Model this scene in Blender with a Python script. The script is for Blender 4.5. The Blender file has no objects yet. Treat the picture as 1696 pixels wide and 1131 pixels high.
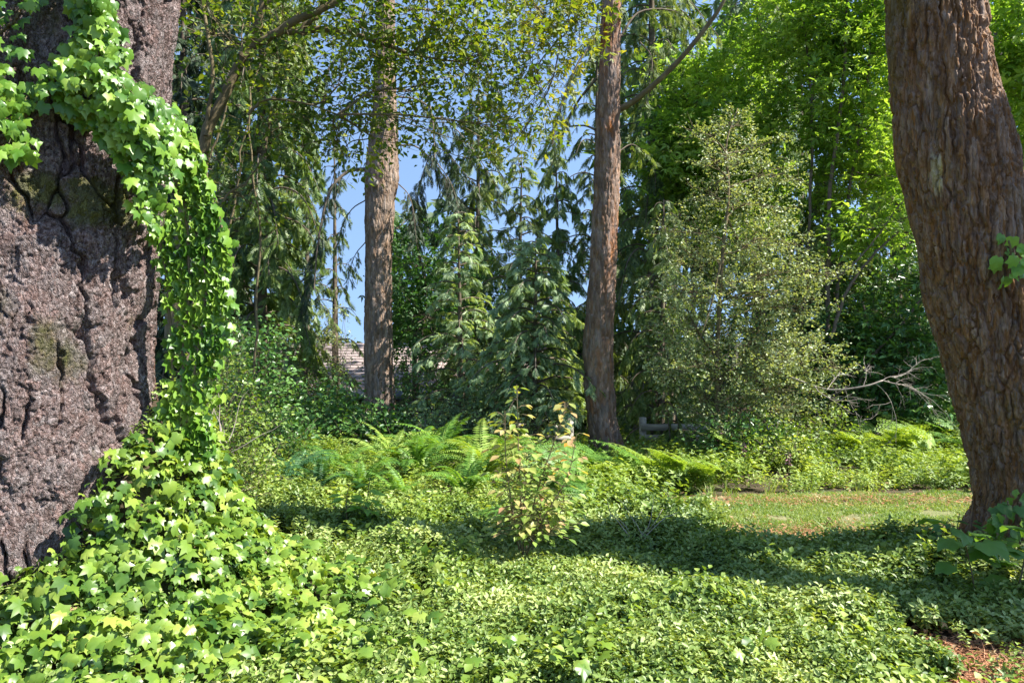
import bpy, math
import numpy as np
from math import radians, pi
R_ = np.random.default_rng(7)
S = bpy.context.scene
COL = S.collection

# ------------------------------------------------------------------ camera
F = 1131.0                      # focal length in photo pixels (24 mm on 36 mm, 1696 px)
CX, CY, CH = 848.0, 565.5, 1.6
cam = bpy.data.cameras.new('camera')
cam.lens = 24; cam.sensor_width = 36; cam.clip_end = 2000; cam.clip_start = .05
co = bpy.data.objects.new('camera', cam); COL.objects.link(co)
co.location = (0, 0, CH); co.rotation_euler = (radians(90), 0, 0)
S.camera = co
# ------------------------------------------------------------------ light
SUN_EL = radians(49)
SUN_AZ = (0.985, -0.17)           # horizontal direction towards the sun
w = bpy.data.worlds.new('World'); S.world = w; w.use_nodes = True
wn = w.node_tree.nodes; wl = w.node_tree.links
sky = wn.new('ShaderNodeTexSky'); sky.sky_type = 'NISHITA'; sky.sun_disc = False
sky.sun_elevation = SUN_EL; sky.sun_rotation = math.atan2(SUN_AZ[0], SUN_AZ[1])
sky.altitude = 50; sky.air_density = 1.15; sky.dust_density = 0.1; sky.ozone_density = 1.0
bg = wn['Background']; bg.inputs['Strength'].default_value = 0.115
tcw = wn.new('ShaderNodeTexCoord'); ad = wn.new('ShaderNodeVectorMath'); ad.operation = 'ADD'; ad.inputs[1].default_value = (0, 0, .42)
nmv = wn.new('ShaderNodeVectorMath'); nmv.operation = 'NORMALIZE'   # look a little higher into the sky: no white horizon
wl.new(tcw.outputs['Generated'], ad.inputs[0]); wl.new(ad.outputs[0], nmv.inputs[0]); wl.new(nmv.outputs[0], sky.inputs[0])
wl.new(sky.outputs[0], bg.inputs[0])
sun = bpy.data.lights.new('sun', 'SUN'); sun.energy = 5.0; sun.angle = radians(.55)
sun.color = (1, .955, .87)
so = bpy.data.objects.new('sun', sun); COL.objects.link(so)
ce = math.cos(SUN_EL)
from mathutils import Vector, Matrix, Euler
sd = Vector((SUN_AZ[0]*ce, SUN_AZ[1]*ce, math.sin(SUN_EL))).normalized()
so.rotation_euler = sd.to_track_quat('Z', 'Y').to_euler(); so.location = (8, -4, 14)
S.view_settings.view_transform = 'Standard'; S.view_settings.look = 'None'
S.view_settings.exposure = 1.45; S.view_settings.gamma = 1
S.view_settings.use_curve_mapping = False
S.render.engine = 'CYCLES'
S.cycles.max_bounces = 6; S.cycles.diffuse_bounces = 3; S.cycles.glossy_bounces = 2
S.cycles.transmission_bounces = 4; S.cycles.transparent_max_bounces = 4
S.cycles.sample_clamp_indirect = 6

# ------------------------------------------------------------------ maths
def at(px, py, Y):
    return np.array([(px-CX)/F*Y, Y, CH-(py-CY)/F*Y])
_P = np.random.default_rng(3).permutation(256); _P = np.concatenate([_P, _P, _P])
_G = np.random.default_rng(5).normal(size=(256, 3)); _G /= np.linalg.norm(_G, axis=1)[:, None]
def noise(p):
    p = np.asarray(p, float); i = np.floor(p).astype(int); f = p-i; i &= 255
    u = f*f*f*(f*(f*6-15)+10); out = 0
    for dx in (0, 1):
        a = _P[i[:, 0]+dx]
        wx = u[:, 0] if dx else 1-u[:, 0]
        for dy in (0, 1):
            b = _P[(a+i[:, 1]+dy) & 255]; wy = u[:, 1] if dy else 1-u[:, 1]
            for dz in (0, 1):
                g = _G[_P[(b+i[:, 2]+dz) & 255]]; wz = u[:, 2] if dz else 1-u[:, 2]
                out = out + wx*wy*wz*(g[:, 0]*(f[:, 0]-dx)+g[:, 1]*(f[:, 1]-dy)+g[:, 2]*(f[:, 2]-dz))
    return out*1.5
def fbm(p, o=3, lac=2.03, gain=.5):
    s = 0; a = 1; p = np.asarray(p, float)
    for k in range(o):
        s = s+a*noise(p+k*17.3); p = p*lac; a *= gain
    return s
def worley(p, seed=0):
    p = np.asarray(p, float); i = np.floor(p).astype(int); f = p-i; d1 = np.full(len(p), 9.); d2 = d1.copy(); idv = np.zeros(len(p))
    for dx in (-1, 0, 1):
        for dy in (-1, 0, 1):
            for dz in (-1, 0, 1):
                h = _P[(_P[(_P[(i[:, 0]+dx+seed) & 255]+i[:, 1]+dy) & 255]+i[:, 2]+dz) & 255]
                o = np.stack([dx+_P[h]/255., dy+_P[h+57]/255., dz+_P[h+131]/255.], 1)
                d = ((o-f)**2).sum(1); m = d < d1
                d2 = np.where(m, d1, np.minimum(d2, d)); idv = np.where(m, h/255., idv); d1 = np.where(m, d, d1)
    return np.sqrt(d2)-np.sqrt(d1), idv
def sstep(a, b, x):
    t = np.clip((x-a)/(b-a), 0, 1); return t*t*(3-2*t)
def unit(v):
    v = np.asarray(v, float); return v/np.maximum(np.linalg.norm(v, axis=-1, keepdims=True), 1e-9)

# left tree foot and the lie of the land
LT = np.array([-2.62, 3.75])
def mound(x, y):
    dx = x-LT[0]; dy = y-LT[1]; d = np.hypot(dx, dy)-.76
    ang = np.arctan2(dy, dx)
    a = .50+1.0*np.clip(np.cos(ang-.6), 0, 1)**1.5
    w_ = 1+.35*fbm(np.stack([x*2.2, y*2.2, x*0+9], -1).reshape(-1, 3), 2).reshape(np.shape(x))
    return a*w_*np.exp(-np.maximum(d, 0)/(.21+.22*np.clip(np.cos(ang+1.5), 0, 1)))
def land(x, y):
    x = np.asarray(x, float); y = np.asarray(y, float)
    n = fbm(np.stack([x*.45, y*.45, x*0+2.2], -1).reshape(-1, 3), 3).reshape(x.shape)*.10
    side = sstep(7.5, 2.5, x)
    s = -.28*sstep(8.8, 11.5, y)*side-2.0*sstep(11.5, 17, y)*side
    s = s+.5*sstep(11, 22, y)*(1-side)
    return s+n*(1-.7*sstep(1.2, 2.2, x)*sstep(4.4, 5.2, y)*sstep(8, 7, y))+mound(x, y)*.8

# ------------------------------------------------------------------ objects
def props(o, label=None, cat=None, group=None, kind=None):
    if label: o['label'] = label
    if cat: o['category'] = cat
    if group: o['group'] = group
    if kind: o['kind'] = kind
    return o
def link(o, parent=None):
    COL.objects.link(o)
    if parent is not None:
        o.parent = parent
        o.matrix_parent_inverse = Matrix.Translation(parent.location).inverted()
    return o
def thing(name, label, cat, loc, group=None):
    o = bpy.data.objects.new(name, None); o.empty_display_size = .2
    o.location = loc; COL.objects.link(o)
    return props(o, label, cat, group)
def mesh(name, V, Fq=None, Ft=None, smooth=False):
    V = np.asarray(V, np.float32).reshape(-1, 3)
    q = np.zeros((0, 4), np.int32) if Fq is None else np.asarray(Fq, np.int32).reshape(-1, 4)
    t = np.zeros((0, 3), np.int32) if Ft is None else np.asarray(Ft, np.int32).reshape(-1, 3)
    me = bpy.data.meshes.new(name)
    me.vertices.add(len(V)); me.vertices.foreach_set('co', V.ravel())
    li = np.concatenate([q.ravel(), t.ravel()])
    me.loops.add(len(li)); me.loops.foreach_set('vertex_index', li)
    ls = np.concatenate([np.arange(len(q))*4, len(q)*4+np.arange(len(t))*3]).astype(np.int32)
    me.polygons.add(len(ls)); me.polygons.foreach_set('loop_start', ls)
    if smooth: me.polygons.foreach_set('use_smooth', np.ones(len(ls), bool))
    me.update(calc_edges=True)
    return me
def obj(name, me, mat=None, parent=None, kind=None):
    o = bpy.data.objects.new(name, me)
    if mat is not None and len(me.materials) == 0: me.materials.append(mat)
    link(o, parent)
    if kind: o['kind'] = kind
    return o
class Geo:
    def __init__(s): s.V = []; s.Q = []; s.T = []; s.n = 0
    def add(s, V, Q=None, T=None):
        s.V.append(np.asarray(V, float).reshape(-1, 3))
        if Q is not None and len(Q): s.Q.append(np.asarray(Q)+s.n)
        if T is not None and len(T): s.T.append(np.asarray(T)+s.n)
        s.n += len(s.V[-1])
    def mesh(s, name, smooth=False):
        c = lambda L, k: np.concatenate(L) if L else np.zeros((0, k), int)
        return mesh(name, c(s.V, 3), c(s.Q, 4), c(s.T, 3), smooth)
    def box(s, lo, hi, rz=0, org=None):
        x0, y0, z0 = lo; x1, y1, z1 = hi
        v = np.array([[x0, y0, z0], [x1, y0, z0], [x1, y1, z0], [x0, y1, z0], [x0, y0, z1], [x1, y0, z1], [x1, y1, z1], [x0, y1, z1]], float)
        s.add(v, [[0, 3, 2, 1], [4, 5, 6, 7], [0, 1, 5, 4], [1, 2, 6, 5], [2, 3, 7, 6], [3, 0, 4, 7]])
    def tube(s, P, r, k=6, cap=True):
        P = np.asarray(P, float); n = len(P); r = np.broadcast_to(r, (n,))
        T = unit(np.gradient(P, axis=0)); ref = np.array([0, 0, 1.]) if abs(T[:, 2]).mean() < .8 else np.array([1., 0, 0])
        A = unit(np.cross(T, ref)); B = np.cross(T, A); th = np.arange(k)*2*pi/k
        V = P[:, None]+r[:, None, None]*(A[:, None]*np.cos(th)[None, :, None]+B[:, None]*np.sin(th)[None, :, None])
        i = np.arange(n-1)[:, None]*k; j = np.arange(k)[None]; j2 = (j+1) % k
        Q = np.stack([i+j, i+k+j, i+k+j2, i+j2], -1).reshape(-1, 4)
        V = V.reshape(-1, 3); T3 = None
        if cap and r[-1] > .004:
            V = np.concatenate([V, P[-1:]]); a = (n-1)*k+np.arange(k)
            T3 = np.stack([a, a*0+len(V)-1, (n-1)*k+(np.arange(k)+1) % k], -1)
        s.add(V, Q, T3)
def spline(P, n):
    P = np.asarray(P, float)
    if len(P) < 3: 
        t = np.linspace(0, 1, n)[:, None]; return P[0]*(1-t)+P[-1]*t
    Q = np.concatenate([2*P[:1]-P[1:2], P, 2*P[-1:]-P[-2:-1]]); m = len(P)-1
    t = np.linspace(0, m-1e-6, n); i = t.astype(int); f = (t-i)[:, None]
    a, b, c, d = Q[i], Q[i+1], Q[i+2], Q[i+3]
    return .5*(2*b+(c-a)*f+(2*a-5*b+4*c-d)*f*f+(3*b-a-3*c+d)*f**3)

# ------------------------------------------------------------------ materials
def nodes(name):
    m = bpy.data.materials.new(name); m.use_nodes = True; nt = m.node_tree
    return m, nt, nt.nodes, nt.links, nt.nodes['Principled BSDF']
def ramp(N, stops):
    r = N.new('ShaderNodeValToRGB'); e = r.color_ramp.elements
    while len(e) > 1: e.remove(e[-1])
    e[0].position = stops[0][0]; e[0].color = (*stops[0][1], 1)
    for p, c in stops[1:]: x = e.new(p); x.color = (*c, 1)
    return r
def leafmat(name, cols, trans=.35, rough=.42, scale=1.2, spec=.5, tcol=(1.5, 1.35, .45)):
    m, nt, N, L, B = nodes(name)
    g = N.new('ShaderNodeNewGeometry'); oi = N.new('ShaderNodeObjectInfo')
    tc = N.new('ShaderNodeTexCoord'); nz = N.new('ShaderNodeTexNoise'); nz.inputs['Scale'].default_value = scale
    nz.inputs['Detail'].default_value = 3
    L.new(g.outputs['Position'], nz.inputs['Vector'])
    a = N.new('ShaderNodeMath'); a.operation = 'ADD'; L.new(g.outputs['Random Per Island'], a.inputs[0]); L.new(oi.outputs['Random'], a.inputs[1])
    fr = N.new('ShaderNodeMath'); fr.operation = 'FRACT'; L.new(a.outputs[0], fr.inputs[0])
    b = N.new('ShaderNodeMath'); b.operation = 'MULTIPLY_ADD'; b.inputs[1].default_value = .62
    L.new(fr.outputs[0], b.inputs[0])
    c = N.new('ShaderNodeMath'); c.operation = 'MULTIPLY_ADD'; c.inputs[1].default_value = 1.6; c.inputs[2].default_value = -.60
    L.new(nz.outputs['Fac'], c.inputs[0]); L.new(c.outputs[0], b.inputs[2])
    r = ramp(N, [(i/(len(cols)-1), x) for i, x in enumerate(cols)]); L.new(b.outputs[0], r.inputs[0])
    L.new(r.outputs[0], B.inputs['Base Color']); B.inputs['Roughness'].default_value = rough
    B.inputs['Specular IOR Level'].default_value = spec
    tr = N.new('ShaderNodeBsdfTranslucent'); mx = N.new('ShaderNodeMix'); mx.data_type = 'RGBA'; mx.blend_type = 'MULTIPLY'; mx.inputs[0].default_value = 1
    mx.clamp_result = False
    L.new(r.outputs[0], mx.inputs[6]); mx.inputs[7].default_value = (*tcol, 1); L.new(mx.outputs[2], tr.inputs[0])
    ms = N.new('ShaderNodeMixShader'); ms.inputs[0].default_value = trans
    L.new(B.outputs[0], ms.inputs[1]); L.new(tr.outputs[0], ms.inputs[2]); L.new(ms.outputs[0], N['Material Output'].inputs[0])
    return m
def roughmat(name, stops, scale=(6, 6, 6), detail=8, bump=.5, dist=.01, bscale=(60, 60, 30), rough=.9, patch=None, coord='Object', ell=None, crack=None):
    m, nt, N, L, B = nodes(name)
    tc = N.new('ShaderNodeTexCoord')
    def nz(sc, det=6, ro=.62):
        mp = N.new('ShaderNodeMapping'); mp.inputs['Scale'].default_value = sc; L.new(tc.outputs[coord], mp.inputs[0])
        n = N.new('ShaderNodeTexNoise'); n.inputs['Scale'].default_value = 1; n.inputs['Detail'].default_value = det; n.inputs['Roughness'].default_value = ro
        L.new(mp.outputs[0], n.inputs['Vector']); return n
    a = nz(scale, detail, .7); r = ramp(N, stops); L.new(a.outputs['Fac'], r.inputs[0]); col = r.outputs[0]
    for pc, psc, lo, hi in (patch or []):
        q = nz(psc, 5, .6); pr = ramp(N, [(lo, (0, 0, 0)), (hi, (1, 1, 1))]); L.new(q.outputs['Fac'], pr.inputs[0])
        mx = N.new('ShaderNodeMix'); mx.data_type = 'RGBA'; L.new(pr.outputs[0], mx.inputs[0]); L.new(col, mx.inputs[6]); mx.inputs[7].default_value = (*pc, 1); col = mx.outputs[2]
    for pc, c, rad, shear, ns, na in (ell or []):        # blotch of its own shape: ellipse broken up by noise
        mp = N.new('ShaderNodeVectorMath'); mp.operation = 'SUBTRACT'; L.new(tc.outputs[coord], mp.inputs[0]); mp.inputs[1].default_value = c
        sx = N.new('ShaderNodeSeparateXYZ'); L.new(mp.outputs[0], sx.inputs[0])
        sh = N.new('ShaderNodeMath'); sh.operation = 'MULTIPLY_ADD'; sh.inputs[1].default_value = shear; L.new(sx.outputs[2], sh.inputs[0]); L.new(sx.outputs[0], sh.inputs[2])
        cb = N.new('ShaderNodeCombineXYZ'); L.new(sh.outputs[0], cb.inputs[0]); L.new(sx.outputs[1], cb.inputs[1]); L.new(sx.outputs[2], cb.inputs[2])
        dv = N.new('ShaderNodeVectorMath'); dv.operation = 'DIVIDE'; L.new(cb.outputs[0], dv.inputs[0]); dv.inputs[1].default_value = rad
        ln = N.new('ShaderNodeVectorMath'); ln.operation = 'LENGTH'; L.new(dv.outputs[0], ln.inputs[0])
        q = nz(ns, 6, .65); ma = N.new('ShaderNodeMath'); ma.operation = 'MULTIPLY_ADD'; ma.inputs[1].default_value = na; L.new(q.outputs['Fac'], ma.inputs[0]); L.new(ln.outputs['Value'], ma.inputs[2])
        pr = ramp(N, [(0, (1, 1, 1)), (.38+na*.25, (1, 1, 1)), (.56+na*.25, (0, 0, 0))]); hf = N.new('ShaderNodeMath'); hf.operation = 'MULTIPLY'; hf.inputs[1].default_value = .5
        L.new(ma.outputs[0], hf.inputs[0]); L.new(hf.outputs[0], pr.inputs[0])
        mx = N.new('ShaderNodeMix'); mx.data_type = 'RGBA'; L.new(pr.outputs[0], mx.inputs[0]); L.new(col, mx.inputs[6]); mx.inputs[7].default_value = (*pc, 1); col = mx.outputs[2]
    L.new(col, B.inputs['Base Color']); B.inputs['Roughness'].default_value = rough; B.inputs['Specular IOR Level'].default_value = .2
    b = nz(bscale, 8, .65); bu = N.new('ShaderNodeBump'); bu.inputs['Strength'].default_value = bump; bu.inputs['Distance'].default_value = dist
    hgt = b.outputs['Fac']
    if crack:
        csc, wrp, wid, amt = crack
        wz = nz(tuple(c*.6 for c in csc), 4, .6); mp = N.new('ShaderNodeMapping'); mp.inputs['Scale'].default_value = csc; L.new(tc.outputs[coord], mp.inputs[0])
        sc_ = N.new('ShaderNodeVectorMath'); sc_.operation = 'SCALE'; sc_.inputs[3].default_value = wrp; L.new(wz.outputs['Color'], sc_.inputs[0])
        ad_ = N.new('ShaderNodeVectorMath'); ad_.operation = 'ADD'; L.new(mp.outputs[0], ad_.inputs[0]); L.new(sc_.outputs[0], ad_.inputs[1])
        vo = N.new('ShaderNodeTexVoronoi'); vo.feature = 'DISTANCE_TO_EDGE'; vo.inputs['Scale'].default_value = 1; L.new(ad_.outputs[0], vo.inputs['Vector'])
        mr = N.new('ShaderNodeMapRange'); mr.inputs[1].default_value = 0; mr.inputs[2].default_value = wid; L.new(vo.outputs['Distance'], mr.inputs[0])
        mm = N.new('ShaderNodeMath'); mm.operation = 'MULTIPLY_ADD'; mm.inputs[1].default_value = amt; L.new(mr.outputs[0], mm.inputs[0]); L.new(hgt, mm.inputs[2]); hgt = mm.outputs[0]
        v2 = N.new('ShaderNodeTexVoronoi'); v2.feature = 'F1'; v2.inputs['Scale'].default_value = 1; L.new(ad_.outputs[0], v2.inputs['Vector'])
        s2 = N.new('ShaderNodeSeparateColor'); L.new(v2.outputs['Color'], s2.inputs[0]); hs = N.new('ShaderNodeHueSaturation')   # every plate weathers to its own tone
        m2 = N.new('ShaderNodeMapRange'); m2.inputs[3].default_value = .76; m2.inputs[4].default_value = 1.24; L.new(s2.outputs[0], m2.inputs[0]); L.new(m2.outputs[0], hs.inputs['Value'])
        m3 = N.new('ShaderNodeMapRange'); m3.inputs[3].default_value = .7; m3.inputs[4].default_value = 1.25; L.new(s2.outputs[1], m3.inputs[0]); L.new(m3.outputs[0], hs.inputs['Saturation'])
        L.new(col, hs.inputs['Color']); L.new(hs.outputs[0], B.inputs['Base Color'])
    L.new(hgt, bu.inputs['Height']); L.new(bu.outputs[0], B.inputs['Normal'])
    return m
M = {}
M['bark_left'] = roughmat('grey pink flaky bark', [(.34, (.05, .032, .028)), (.44, (.17, .12, .108)), (.53, (.28, .21, .195)), (.66, (.46, .38, .36))], (62, 62, 40), 10, 1.0, .03, (110, 110, 70), .85,
    [((.10, .105, .035), (2.2, 2.2, 1.6), .60, .74), ((.24, .13, .09), (5, 5, 1.2), .60, .68)], ell=[((.15, .145, .06), (-2.0, 3.2, 2.30), (.40, .5, .15), .35, (7, 7, 7), 1.9)], crack=((30, 30, 17), 3.2, .14, .42))
M['bark_moss'] = roughmat('mossy bark', [(.3, (.04, .04, .015)), (.7, (.12, .13, .035))], (20, 20, 12), 8, .9, .012, (70, 70, 50))
M['bark_right'] = roughmat('brown furrowed bark', [(.28, (.11, .056, .03)), (.5, (.24, .138, .078)), (.72, (.42, .27, .165))], (18, 18, 5), 9, .8, .008, (90, 90, 28), .85,
    [((.17, .135, .045), (1.3, 1.3, .7), .55, .78)], ell=[((.46, .37, .20), (at(1547, 290, 4.57)[0], 4.55, at(1540, 290, 4.57)[2]), (.024, .3, .15), .14, (16, 16, 7), 1.5)], crack=((60, 60, 7), 1.8, .3, 1.0))
M['bark_mid'] = roughmat('grey brown ridged bark', [(.28, (.11, .075, .055)), (.5, (.24, .17, .125)), (.72, (.43, .33, .26))], (14, 14, 4), 8, .9, .015, (60, 60, 14), .9, crack=((26, 26, 6), 1.0, .3, .8))
M['bark_red'] = roughmat('reddish brown ridged bark', [(.28, (.10, .06, .042)), (.5, (.22, .145, .105)), (.72, (.38, .27, .205))], (14, 14, 4), 8, .7, .01, (60, 60, 14), .9,
    [((.26, .11, .05), (2.2, 2.2, .9), .52, .68)], crack=((28, 28, 7), 1.0, .3, .8))
M['twig'] = roughmat('dark twig bark', [(.3, (.07, .055, .04)), (.7, (.20, .16, .12))], (12, 12, 12), 4, .3, .004)
M['limb'] = roughmat('mossy limb bark', [(.3, (.09, .07, .04)), (.55, (.17, .135, .075)), (.75, (.26, .22, .13))], (8, 8, 8), 6, .5, .006, (50, 50, 50))
M['deadwood'] = roughmat('bleached dead wood', [(.3, (.22, .18, .15)), (.7, (.42, .37, .32))], (12, 12, 12), 4, .3, .004)
M['soil'] = roughmat('forest soil', [(.3, (.03, .022, .014)), (.5, (.07, .052, .032)), (.7, (.13, .10, .065))], (5, 5, 5), 10, .8, .03, (26, 26, 26), .95,
    [((.05, .075, .02), (1.1, 1.1, 1.1), .48, .62)])
M['path'] = roughmat('mossy path soil', [(.3, (.13, .13, .055)), (.5, (.24, .22, .11)), (.7, (.36, .31, .18))], (9, 9, 9), 10, .9, .02, (60, 60, 60), .95,
    [((.16, .19, .065), (3.1, 4, 3), .40, .66), ((.34, .20, .07), (.8, 2.2, 1), .60, .70)])
M['stem'] = leafmat('green stem', [(.12, .15, .05), (.18, .14, .07)], .1)
G = lambda *c: list(c)
M['ivy'] = leafmat('ivy leaf', [(.035, .11, .015), (.09, .21, .022), (.19, .34, .035), (.34, .48, .085)], .36, .36, 3.5)
M['ivy_low'] = leafmat('mature ivy leaf', [(.03, .085, .018), (.09, .18, .025), (.20, .31, .04), (.36, .44, .085)], .32, .36, 4.5)
M['vinca'] = leafmat('periwinkle leaf', [(.055, .11, .022), (.13, .215, .04), (.27, .36, .09), (.46, .53, .21)], .28, .44, 1.3, .45)
M['herb'] = leafmat('undergrowth leaf', [(.07, .13, .022), (.15, .25, .035), (.28, .39, .07), (.42, .50, .15)], .38, .5, 1.0)
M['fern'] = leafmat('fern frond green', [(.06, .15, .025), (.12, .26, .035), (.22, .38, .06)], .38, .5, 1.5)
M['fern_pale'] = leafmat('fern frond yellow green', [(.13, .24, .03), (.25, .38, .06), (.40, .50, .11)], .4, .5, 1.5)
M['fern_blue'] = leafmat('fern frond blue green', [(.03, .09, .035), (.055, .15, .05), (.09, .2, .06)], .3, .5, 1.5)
M['cedar'] = leafmat('cedar foliage', [(.05, .10, .03), (.10, .175, .045), (.20, .29, .08), (.33, .42, .17)], .36, .5, .8)
M['cedar_blue'] = leafmat('blue green cedar foliage', [(.09, .16, .07), (.18, .28, .13), (.33, .45, .22), (.52, .62, .38)], .4, .5, .8)
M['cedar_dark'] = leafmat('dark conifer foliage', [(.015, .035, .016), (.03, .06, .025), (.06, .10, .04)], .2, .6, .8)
M['hemlock'] = leafmat('hemlock needles', [(.04, .08, .026), (.085, .145, .045), (.19, .26, .08), (.29, .36, .13)], .38, .55, .9)
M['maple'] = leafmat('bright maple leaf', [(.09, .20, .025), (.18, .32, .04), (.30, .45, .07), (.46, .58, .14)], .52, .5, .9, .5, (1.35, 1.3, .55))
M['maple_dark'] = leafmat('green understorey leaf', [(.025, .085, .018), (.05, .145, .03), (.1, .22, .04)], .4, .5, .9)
M['olive'] = leafmat('olive green canopy leaf', [(.04, .08, .012), (.085, .145, .02), (.16, .22, .03), (.32, .33, .05)], .45, .5, 1.1, .4, (1.4, 1.4, .4))
M['yellow'] = leafmat('yellow green canopy leaf', [(.10, .16, .02), (.20, .25, .03), (.36, .34, .05)], .5, .5, 1.5)
M['pale'] = leafmat('pale small leaf', [(.11, .16, .06), (.21, .28, .11), (.35, .42, .20), (.50, .56, .34)], .32, .45, 1.6)
M['salal'] = leafmat('glossy dark shrub leaf', [(.03, .085, .022), (.06, .15, .035), (.12, .25, .06), (.2, .35, .10)], .28, .33, 1.2)
M['bronze'] = leafmat('bronze sapling leaf', [(.14, .25, .05), (.28, .36, .08), (.46, .40, .15), (.52, .27, .17)], .4, .4, 4)
M['lime'] = leafmat('lime green shoot leaf', [(.14, .32, .04), (.22, .42, .06), (.3, .5, .09)], .45, .4, 4)
M['berry_leaf'] = leafmat('broad soft leaf', [(.07, .17, .03), (.13, .26, .045), (.2, .36, .07)], .42, .45, 4)
M['grass'] = leafmat('grass blade', [(.12, .22, .04), (.22, .33, .07), (.36, .40, .14)], .4, .5, 1.5)
M['needle'] = leafmat('fallen needle', [(.20, .09, .045), (.36, .14, .06), (.48, .28, .14)], .05, .7, 5)
M['far'] = leafmat('far foliage', [(.02, .05, .02), (.045, .10, .03), (.09, .17, .04), (.15, .26, .05)], .4, .6, .35)

# ------------------------------------------------------------------ leaf templates (base at 0, +Y to tip, +Z up)
def T_simple(w=.26, h=.10, dr=.12):
    return np.array([[0, 0, 0], [-w, .42, h], [0, 1, -dr], [w, .42, h]], float), [[0, 3, 2], [0, 2, 1]]
def T_oval(w=.24, h=.09, dr=.12):
    V = [[0, 0, 0], [w*.8, .28, h], [w, .55, h], [0, 1, -dr], [-w, .55, h], [-w*.8, .28, h]]
    return np.array(V, float), [[0, 1, 2], [0, 2, 3], [0, 3, 4], [0, 4, 5]]
def T_lobed(pts, fold=.06, seed=0):
    r = np.random.default_rng(seed); o = []
    for a, d in pts: o.append((math.sin(a)*d, .32+math.cos(a)*d))
    o = np.array(o); z = -.10*(o[:, 0]**2+(o[:, 1]-.32)**2)/.25+r.uniform(-1, 1, len(o))*fold*.5+np.where(np.arange(len(o)) % 2 == 0, -.05, .045)
    V = np.concatenate([[[0, .32, .03]], np.c_[o, z]]); n = len(o)
    return V, [[0, 1+i, 1+(i+1) % n] for i in range(n)][::-1]
D_ = pi/180
def ivy_pts(): 
    L = [(0, .66), (24, .40), (50, .54), (84, .35), (118, .46), (150, .38)]
    R = [(-a, d) for a, d in L[1:]][::-1]
    return [(a*D_, d) for a, d in L]+[(180*D_, .26)]+[(a*D_, d) for a, d in R]
def ivy3():
    L = [(0, .70), (20, .42), (50, .36), (78, .42), (110, .30), (150, .30)]; R = [(-a, d) for a, d in L[1:]][::-1]
    return [(a*D_, d) for a, d in L]+[(180*D_, .24)]+[(a*D_, d) for a, d in R]
T_IVY = [T_lobed(ivy_pts(), .10, s) for s in range(4)]+[T_lobed(ivy3(), .12, 7), T_lobed(ivy3(), .12, 8)]
def maple_pts():
    L = [(0, .66), (16, .36), (40, .6), (66, .32), (92, .46), (130, .26)]
    R = [(-a, d) for a, d in L[1:]][::-1]
    return [(a*D_, d) for a, d in L]+[(180*D_, .28)]+[(a*D_, d) for a, d in R]
T_MAPLE = T_lobed(maple_pts(), .08, 3)
def star(n=5):        # light 5-pointed leaf: three folded blades
    V = []; T = []
    for a, l in ((0, 1), (52, .78), (-52, .78)):
        c, s = math.cos(a*D_), math.sin(a*D_)
        for x, y, z in ((0, 0, 0), (.17, .42, .06), (0, 1, -.12), (-.17, .42, .06)):
            V.append((c*x*l+s*y*l, -s*x*l+c*y*l, z))
        b = len(V)-4; T += [[b, b+1, b+2], [b, b+2, b+3]]
    return np.array(V, float), T
T_STAR = star()
T_BROAD = T_lobed([(0, .74), (18*D_, .56), (45*D_, .47), (80*D_, .43), (120*D_, .42), (155*D_, .40), (180*D_, .27), (-155*D_, .40), (-120*D_, .42), (-80*D_, .43), (-45*D_, .47), (-18*D_, .56)], .05, 12)
def spray(k=9, ang=48, wl=.5, thin=.035, droop=.25, seed=0, tipw=.25):
    r = np.random.default_rng(seed); V = []; T = []
    def blade(b, d, L, w, z):
        d = d/np.linalg.norm(d[:2]); n = np.array([-d[1], d[0], 0])
        p = [b+n*w*.8, b+d*L+np.array([0, 0, -z]), b-n*w*.8+np.array([0, 0, w*.5])]
        i = len(V); V.extend(p); T.append([i, i+1, i+2])
    for i in range(k):
        t = (i+.6)/k; y = t*.86; z = -droop*t*t
        L = wl*math.sin(pi*min(1, .22+.78*t))**.8*(1-.3*t)*r.uniform(.8, 1.1)
        for sgn in (-1, 1):
            a = (ang+r.uniform(-7, 7))*D_*sgn
            blade(np.array([0, y, z]), np.array([math.sin(a), math.cos(a), 0]), L, thin*(1+r.uniform(-.2, .3)), L*.28)
    blade(np.array([0, .0, 0]), np.array([0, 1, 0.]), 1, thin*.6, droop)
    return np.array(V, float), T
T_CEDAR = [spray(7, 44, .50, .085, .3, s) for s in range(4)]
T_HEM = [spray(8, 60, .36, .062, .25, s) for s in range(3)]
T_MIX = T_CEDAR+T_HEM[:2]
def orient(tm, P, D, N, Sc):
    V, T = tm; P = np.asarray(P, float).reshape(-1, 3); n = len(P)
    y = unit(D); x = unit(np.cross(y, N)); z = np.cross(x, y)
    Sc = np.broadcast_to(np.asarray(Sc, float), (n,))
    W = P[:, None]+Sc[:, None, None]*(V[None, :, :1]*x[:, None]+V[None, :, 1:2]*y[:, None]+V[None, :, 2:]*z[:, None])
    TT = np.asarray(T)[None]+(np.arange(n)*len(V))[:, None, None]
    return W.reshape(-1, 3), TT.reshape(-1, 3)
def put(geo, tms, P, D, N, Sc, r=R_):
    P = np.asarray(P).reshape(-1, 3); Sc = np.broadcast_to(Sc, (len(P),))
    if not isinstance(tms, list): tms = [tms]
    k = r.integers(0, len(tms), len(P))
    for i, tm in enumerate(tms):
        s = k == i
        if s.any(): geo.add(*[a for a in (lambda o: (o[0], None, o[1]))(orient(tm, P[s], D[s], N[s], Sc[s]))])
def rnd(r, n): return unit(r.normal(size=(n, 3)))

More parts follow.
